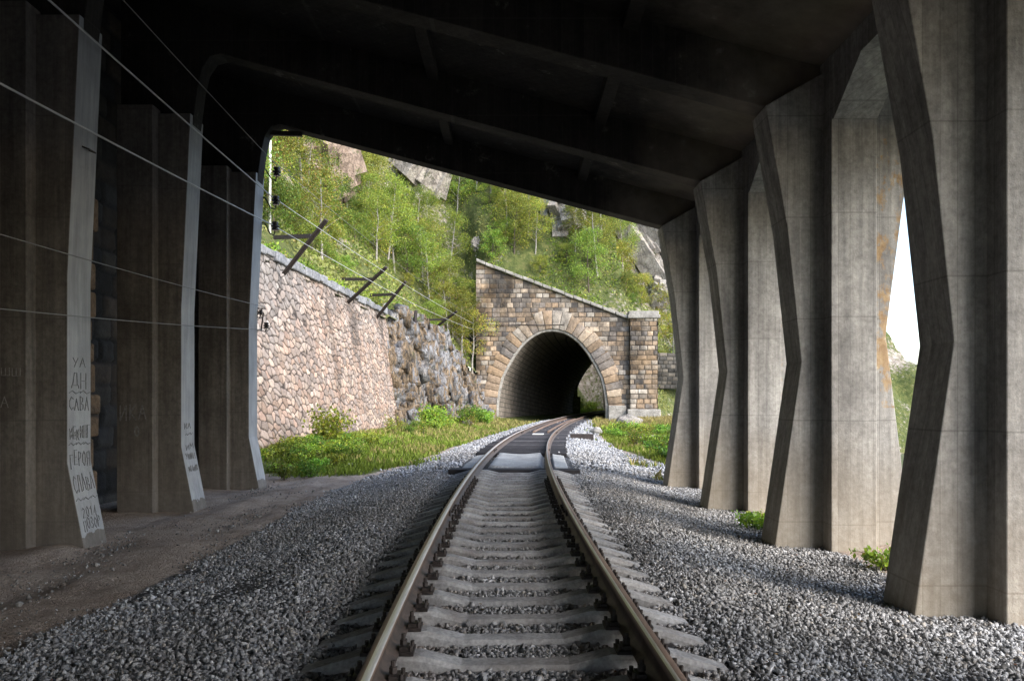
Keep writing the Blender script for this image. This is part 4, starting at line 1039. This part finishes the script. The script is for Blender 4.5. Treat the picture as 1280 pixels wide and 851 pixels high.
def tree_meshes(seed, H, spread, nleaf, yel, birch=True, low=.25, lsize=.15):
    r = np.random.default_rng(seed); rr_ = random.Random(seed)
    mb = MB(); lean = Vector((rr_.uniform(-.10,.14), rr_.uniform(-.08,.08), 1))
    pts = [Vector((0,0,-.5))]+[lean*(H*t)+Vector((rr_.uniform(-.12,.12), rr_.uniform(-.12,.12), 0))*t for t in (0.02,.2,.4,.6,.8,.97)]
    r0 = .012*H+.015; mb.tube(pts, [r0*1.3,r0*1.1,r0*.9,r0*.75,r0*.55,r0*.35,r0*.12], 6)
    cl = []
    nb = int(13+spread*5)
    for k in range(nb):
        t = low+(.97-low)*(k+rr_.random())/nb; i = min(int(t*6), 5); p = lean*(H*t)
        L = spread*(math.sin(math.pi*min(1, (t-low)/(1-low)*.80+.16)))*rr_.uniform(.65,1.15); an = k*2.4+rr_.uniform(-.5,.5)
        d_ = Vector((math.cos(an), math.sin(an), rr_.uniform(.25,.95)))
        q = p+d_*L*.6; e = p+d_*L+Vector((0,0,-.10*L))
        mb.tube([p, q, e], [r0*.34*(1.1-t), r0*.2*(1.1-t), .006], 4, False)
        for (c_, w) in ((e, .55*spread), (q, .45*spread), (p+d_*L*.8+Vector((0,0,.1)), .4*spread)):
            cl.append((c_, w*rr_.uniform(.3,.75)))
    cl.append((lean*H, .28*spread))
    P = []
    wts = np.array([w**2 for _, w in cl]); wts /= wts.sum()
    for (c_, w), q in zip(cl, wts):
        n = max(8, int(nleaf*q)); d_ = r.normal(size=(n,3)); d_ *= (r.random((n,1))**.45)/(np.linalg.norm(d_,axis=1)[:,None]+1e-9)
        P.append(np.array(c_)+d_*w*np.array([1,1,.85]))
    P = np.vstack(P); n = len(P)
    V, F = leaf_quads(P, lsize*(.6+.8*r.random(n)), r)
    c = leafcol(n, r, yel)
    me = bpy.data.meshes.new('trunk'); me.from_pydata([tuple(v) for v in mb.v], [], mb.f); me.update(); me.materials.append(M['birch'] if birch else M['bark'])
    me.polygons.foreach_set('use_smooth', np.ones(len(me.polygons), bool))
    o = npmesh('crown', V, F, M['leaf'], world=False, col=c); cm = o.data; bpy.data.objects.remove(o)
    return me, cm
KINDS = [('birch_tree', tree_meshes(1, 6.2, 1.9, 7000, .10, lsize=.095), 'birch'), ('birch_tree', tree_meshes(2, 7.2, 2.1, 8500, .05, lsize=.095), 'birch'), ('birch_tree', tree_meshes(3, 5.2, 1.6, 4400, .38, lsize=.095), 'yellow'),
         ('birch_tree', tree_meshes(4, 5.8, 2.0, 7000, .2, lsize=.095), 'birch'), ('leafy_tree', tree_meshes(5, 4.4, 2.1, 7800, .03, False, .1, .095), 'bush'), ('leafy_tree', tree_meshes(6, 3.4, 1.8, 6200, .16, False, .05, .095), 'bush'),
         ('birch_tree', tree_meshes(7, 6.6, 1.5, 4000, .3, lsize=.095), 'yellow'), ('leafy_tree', tree_meshes(8, 2.6, 1.5, 4800, .08, False, .02, .095), 'bush')]
NT = 0
def place_tree(k, x, y, z, sc, label, group):
    global NT; NT += 1
    nm, (tm, cm), kd = KINDS[k]
    o = empty(nm, (x, y, z), label=label, cat='tree', group=group); o.rotation_euler.z = random.uniform(0, 6.28); o.scale = (sc*random.uniform(.9,1.1), sc, sc*random.uniform(.9,1.12))
    for n_, me in (('trunk', tm), ('crown', cm)):
        q = bpy.data.objects.new(n_, me); C.objects.link(q); q.parent = o
r_ = np.random.default_rng(17); pts = []
cand = np.stack([r_.uniform(-32, 32, 9000), r_.uniform(26, 112, 9000)], 1)
hh, dd = hill(cand[:,0], cand[:,1]); sx = 640+960*cand[:,0]/cand[:,1]; sy = 500-960*(hh+2-1.6)/cand[:,1]
ok = (dd > 1.6) & (dd < 34) & (sx > 290) & (sx < 880) & (sy > 100) & (sy < 480)
ok &= ~((np.abs(cand[:,0]-tx(cand[:,1])) < 9) & (cand[:,1] > 98))
ok &= ~((dd < 4.2) & (cand[:,1] > 44) & (cand[:,1] < 64) & (cand[:,0] < -3.5))
cand = np.concatenate([cand, hh[:,None], dd[:,None]], 1)[ok]
for q in cand:
    x, y, z, d_ = q
    if len(pts) >= 380: break
    if any((x-a)**2+(y-b)**2 < (1.35 if y < 75 else 1.7)**2 for a, b in pts): continue
    skip = False
    for (ox, oy, osz) in OUT:
        if y < oy+1.5 and abs(x/y-ox/oy)*oy < osz*.8+.6 and (z+5.5-1.6)/y > (hz(ox,oy)-1.2-1.6)/oy and (z-1.6)/y < (hz(ox,oy)+1.5-1.6)/oy and r_.random() < .93: skip = True
    if skip: continue
    pts.append((x, y))
    if vnoise(np.array([[x/5.5, y/5.5, 7.]]), 23)[0] < -.42 and y < 75: continue
    n_ = vnoise(np.array([[x/9, y/9, 0]]), 3)[0]
    if d_ < 3: k = int(r_.choice([4,5,7,7,2]))
    elif n_ > .35: k = int(r_.choice([2,6,3,5]))
    else: k = int(r_.choice([0,1,0,1,3,4,4,5]))
    kd = KINDS[k][2]
    if x < -6.5 and y < 62: where, grp = 'on slope above the rubble wall', 'trees above the rubble wall'
    elif x/y > .14: where, grp = 'on slope right of the portal pier', 'trees right of the portal'
    else: where, grp = 'on hillside above the tunnel portal', 'trees above the tunnel'
    lab = {'birch':'slender green birch with pale trunk ', 'yellow':'thin yellowing birch with sparse crown ', 'bush':'low dense green tree bushy to the ground '}[kd]+where
    place_tree(k, x, y, z-.1, float(r_.uniform(.75,1.15)), lab, grp+', '+{'birch':'green birches','yellow':'yellowing birches','bush':'bushy trees'}[kd])
for (x, y, k, sc) in ((-4.1,62.6,0,.95), (-5.1,61.6,3,.85), (-3.3,63.3,2,1.0), (-5.9,59.5,4,.6), (-4.9,63.4,1,.85)):
    place_tree(k, x, y, hz(x, y)-.2, sc, ['slim birch','pale stemmed birch','yellow leaved birch','round green bush','tall birch'][[0,3,2,4,1].index(k)]+' standing against left edge of tunnel portal', 'young trees beside the portal'); pts.append((x, y))
nb = 0
for q in cand[::-1]:
    x, y, z, d_ = q
    if nb >= 130: break
    if any((x-a)**2+(y-b)**2 < 1.0 for a, b in pts): continue
    if any(y < oy+1.5 and abs(x/y-ox/oy)*oy < osz*.8+.4 and (z+1.8-1.6)/y > (hz(ox,oy)-1.2-1.6)/oy and (z-1.6)/y < (hz(ox,oy)+1.5-1.6)/oy for (ox,oy,osz) in OUT): continue
    pts.append((x, y)); nb += 1
    where = ('on slope above the rubble wall' if x < -6.5 and y < 62 else 'on slope right of the portal pier' if x/y > .14 else 'on hillside above the tunnel portal')
    kk = int(r_.choice([7,7,5,7])); place_tree(kk, x, y, z-.1, float(r_.uniform(.45,.8)), 'small rounded bush between the taller trees '+where, 'small bushes '+where)
print('TREES', NT)

# undergrowth on the slope (one mass) and grass on the verges
n = 420000; X = r_.uniform(-32, 34, n); Y = r_.uniform(24, 105, n); hh, dd = hill(X, Y); sx = 640+960*X/Y; sy = 500-960*(hh-1.6)/Y
den = fbm(np.stack([X/2.2,Y/2.2,0*X],1), 81, 3)
ok = (dd > .3) & (sx > 290) & (sx < 900) & (sy > 120) & (sy < 520) & (den+.6*r_.random(n) > .16) & ~((np.abs(X-tx(Y)) < 7) & (Y > 100))
X, Y, hh, den = X[ok], Y[ok], hh[ok], den[ok]; n = len(X)
P = np.stack([X, Y, hh+.05+np.clip(den+.15,.06,1)*1.1*r_.random(n)], 1)
band = (dd[ok] < 5.5) & (Y > 42) & (Y < 65) & (X < -2.8)
P[:,2] = np.where(band, hh+.05+.35*r_.random(n), P[:,2])
V, F = leaf_quads(P, .12+.15*r_.random(n), r_)
c = leafcol(n, r_, .07)*.85; dry = np.repeat((fbm(np.stack([X/5,Y/5,0*X],1), 87, 2) > .12) | (band & (r_.random(n) < .7)), 4); c[dry] = c[dry]*.5+np.array([.27,.245,.11])*.5*(.7+.6*r_.random((dry.sum(),1)))
tag(npmesh('undergrowth', V, F, M['leaf'], col=c), 'mixed green and dry undergrowth covering the steep hillside', 'undergrowth', kind='stuff')

def grass(name, X, Y, Z, hgt, wid, col, label):
    n = len(X); r = np.random.default_rng(len(X)); an = r.uniform(0, 6.28, n); bend = r.uniform(.1,.7,n)*hgt; ba = r.uniform(0,6.28,n)
    A = np.stack([X-np.cos(an)*wid, Y-np.sin(an)*wid, Z-.03], 1); B = np.stack([X+np.cos(an)*wid, Y+np.sin(an)*wid, Z-.03], 1)
    T = np.stack([X+np.cos(ba)*bend, Y+np.sin(ba)*bend, Z+hgt], 1); Mi = np.stack([X+np.cos(ba)*bend*.35, Y+np.sin(ba)*bend*.35, Z+hgt*.6],1); off = np.stack([np.cos(an)*wid*.8, np.sin(an)*wid*.8, 0*an],1)
    V = np.stack([A,B,Mi+off,T,Mi-off],1).reshape(-1,3); F = np.arange(5*n).reshape(-1,5)
    return tag(npmesh(name, V, F, M['grass'], col=np.repeat(col, 5, axis=0)), label, 'grass', kind='stuff')
def verge(n, side, seed):
    r = np.random.default_rng(seed); Y = r.uniform(18.2, 64, n)**1.0
    Y = 18.2+(64-18.2)*r.random(n)**1.5
    if side < 0: X = tx(Y)-2.2-r.random(n)*8
    else: X = np.where(Y < 30, 3.4, tx(Y)+2.0)+r.random(n)*9
    _, gs = gw(X, Y); P = np.stack([X,Y,0*X],1); pn = fbm(P/1.3, seed, 3)
    bx = np.interp(Y, [17.6,24,44,50,56,61.5,64], [-8.6,-7.8,-6.1,-4.8,-4.2,-2.7,-2.5])
    ok = (gs+1.0*pn-.3+.3*r.random(n) > .35) & ((X > bx) if side < 0 else (X < 14+0*X)) & ~((side > 0) & (X > 6.9+.16*np.maximum(Y-17,0)+4))
    X, Y, pn = X[ok], Y[ok], pn[ok]; n = len(X); Z = ground_z(X, Y)
    dry = np.clip(.15+.55*fbm(np.stack([X/3,Y/3,0*X],1), seed+4, 2)+(.35 if side > 0 else .18)*sm(Y, 30, 60), 0, .9)
    c = np.array([(.19,.26,.035)])*(.6+.7*r.random((n,1))); m_ = r.random(n) < dry; c[m_] = np.array([.32,.28,.10])*(.7+.6*r.random((m_.sum(),1)))
    h_ = (.05+.11*r.random(n))*(1+.9*(side > 0)*sm(Y, 35, 50))*(1+.8*np.clip(pn,0,1))*(1+.5*(m_))
    return X, Y, Z, h_, .012+.010*(Y/20)*r.random(n)+.004*(Y/20), c
tag(grass('grass', *verge(40000, -1, 5), 'green and yellowing grass along foot of rubble wall'), kind='stuff')
tag(grass('grass', *verge(42000, 1, 6), 'green and dry grass on right verge before the portal pier'), kind='stuff')

# leafy weeds: single plants
def plant_meshes(seed, H, w, n, ls, yel=.05):
    r = np.random.default_rng(seed); mb = MB(); rr_ = random.Random(seed); P = []
    for k in range(9):
        an = rr_.uniform(0,6.28); L = w*rr_.uniform(.3,1); e = Vector((math.cos(an)*L, math.sin(an)*L, H*rr_.uniform(.55,1)))
        mb.tube([(0,0,-.1), e*.55+Vector((0,0,.1*H)), e], [.012,.008,.003], 4, False)
        m_ = n//9; t = r.random((m_,1))*.8+.2; P.append(np.array(e)*t+np.array([0,0,.08*H])+r.normal(size=(m_,3))*np.array([w*.22,w*.22,H*.13]))
    P = np.vstack(P); P[:,2] = np.abs(P[:,2])+.02; V, F = leaf_quads(P, ls*(.6+.8*r.random(len(P))), r, .1)
    me = bpy.data.meshes.new('stem'); me.from_pydata([tuple(v) for v in mb.v], [], mb.f); me.update(); me.materials.append(M['bark'])
    o = npmesh('leaves', V, F, M['leaf'], world=False, col=leafcol(len(P), r, yel)*np.array([1.0,1.15,.9])); cm = o.data; bpy.data.objects.remove(o); return me, cm
PM = [plant_meshes(1, .5, .45, 500, .085), plant_meshes(2, .35, .5, 450, .09), plant_meshes(3, .95, .65, 1200, .10), plant_meshes(4, .6, .4, 350, .06, .5)]
def plant(k, x, y, sc, label, name='weed', cat='plant', group=None):
    o = empty(name, (x, y, float(ground_z(np.array([x]),np.array([y]))[0])), label=label, cat=cat, group=group); o.scale = (sc,)*3; o.rotation_euler.z = random.uniform(0,6.28)
    for n_, me in (('stem', PM[k][0]), ('leaves', PM[k][1])):
        q = bpy.data.objects.new(n_, me); C.objects.link(q); q.parent = o
plant(2, -6.25, 26.2, 1.15, 'round dark green shrub at foot of rubble wall', 'shrub', 'shrub')
plant(1, 3.68, 11.5, .72, 'low green weed at foot of pillar in middle right gap')
plant(1, 4.3, 8.8, .66, 'low green weed in nearest gap between right pillars')
plant(1, 4.0, 12.1, .45, 'small weed tucked behind the weed in middle right gap')
k = 0
for i in range(75):
    y = random.uniform(18.6, 29); x = -float(np.interp(y, [18.8,30],[4.9,4.6]))-random.random()*2.6+ .0
    plant(random.choice([0,1,1,0]), x, y, random.uniform(.45,.9), 'leafy green weed crowding the left verge beyond last pillar', group='leafy weeds on the left verge')
for i in range(50):
    y = random.uniform(19.5, 44); x = float(np.interp(y,[19.5,30,44],[4.4,4.6,5.4]))+random.random()*2.8
    plant(random.choice([0,1,1,3]), x, y, random.uniform(.7,1.3), 'leafy green weed spreading over the right verge', group='leafy weeds on the right verge')
for i in range(40):
    y = random.uniform(32, 60); x = float(np.interp(y,[32,44,50,56,60],[-6.4,-5.4,-4.2,-3.6,-2.6]))+random.random()*2.2
    plant(random.choice([3,0,3,2]), x, y, random.uniform(.7,1.3), 'yellow green weed along foot of streaked rock face', group='weeds along the rock face')

# growth spilling over the top of the retaining wall
for i in range(46):
    y = random.uniform(25, 45); x = float(np.interp(y, [24,44.3], [-9.45,-7.5]))-random.random()*1.2
    k = random.choice([0,1,3,0]); sc = random.uniform(.8,1.7)
    o = empty('weed', (x, y, 7.0-.5*(y-24)/20+random.uniform(-.15,.1)), label='straggly green weed spilling over the coping of the rubble wall', cat='plant', group='weeds along the wall top'); o.scale = (sc,)*3; o.rotation_euler.z = random.uniform(0,6.28)
    for n_, me in (('stem', PM[k][0]), ('leaves', PM[k][1])):
        q = bpy.data.objects.new(n_, me); C.objects.link(q); q.parent = o

# dead leaves blown on to the ballast and the bare earth
n = 900; rl = np.random.default_rng(55); Y = rl.uniform(3.2, 20, n); X = rl.uniform(-5.4, 3.6, n); u = X-tx(Y)
ok = (np.abs(np.abs(u)-.8) > .12); X, Y = X[ok], Y[ok]; n = len(X)
V, F = leaf_quads(np.stack([X, Y, ground_z(X, Y)+.045], 1), .022+.022*rl.random(n), rl, 0)
V[:,2] = V[:,2]*.4 + np.repeat(ground_z(X, Y)+.045, 4)*.6
tag(npmesh('leaf_litter', V, F, M['grass'], col=np.repeat(np.array([(.30,.22,.08),(.22,.12,.05),(.36,.30,.12)])[rl.integers(0,3,n)]*.8, 4, axis=0)), 'scattered dead leaves on ballast and bare earth', 'leaf litter', kind='stuff')

for i in range(16):
    y = random.uniform(105, 121); x = tX(y)-random.uniform(3.4, 5.6)
    plant(random.choice([0,1,2]), x, y, random.uniform(1.2,2.2), 'green weed in the daylit cutting beyond the tunnel', group='weeds beyond the tunnel')
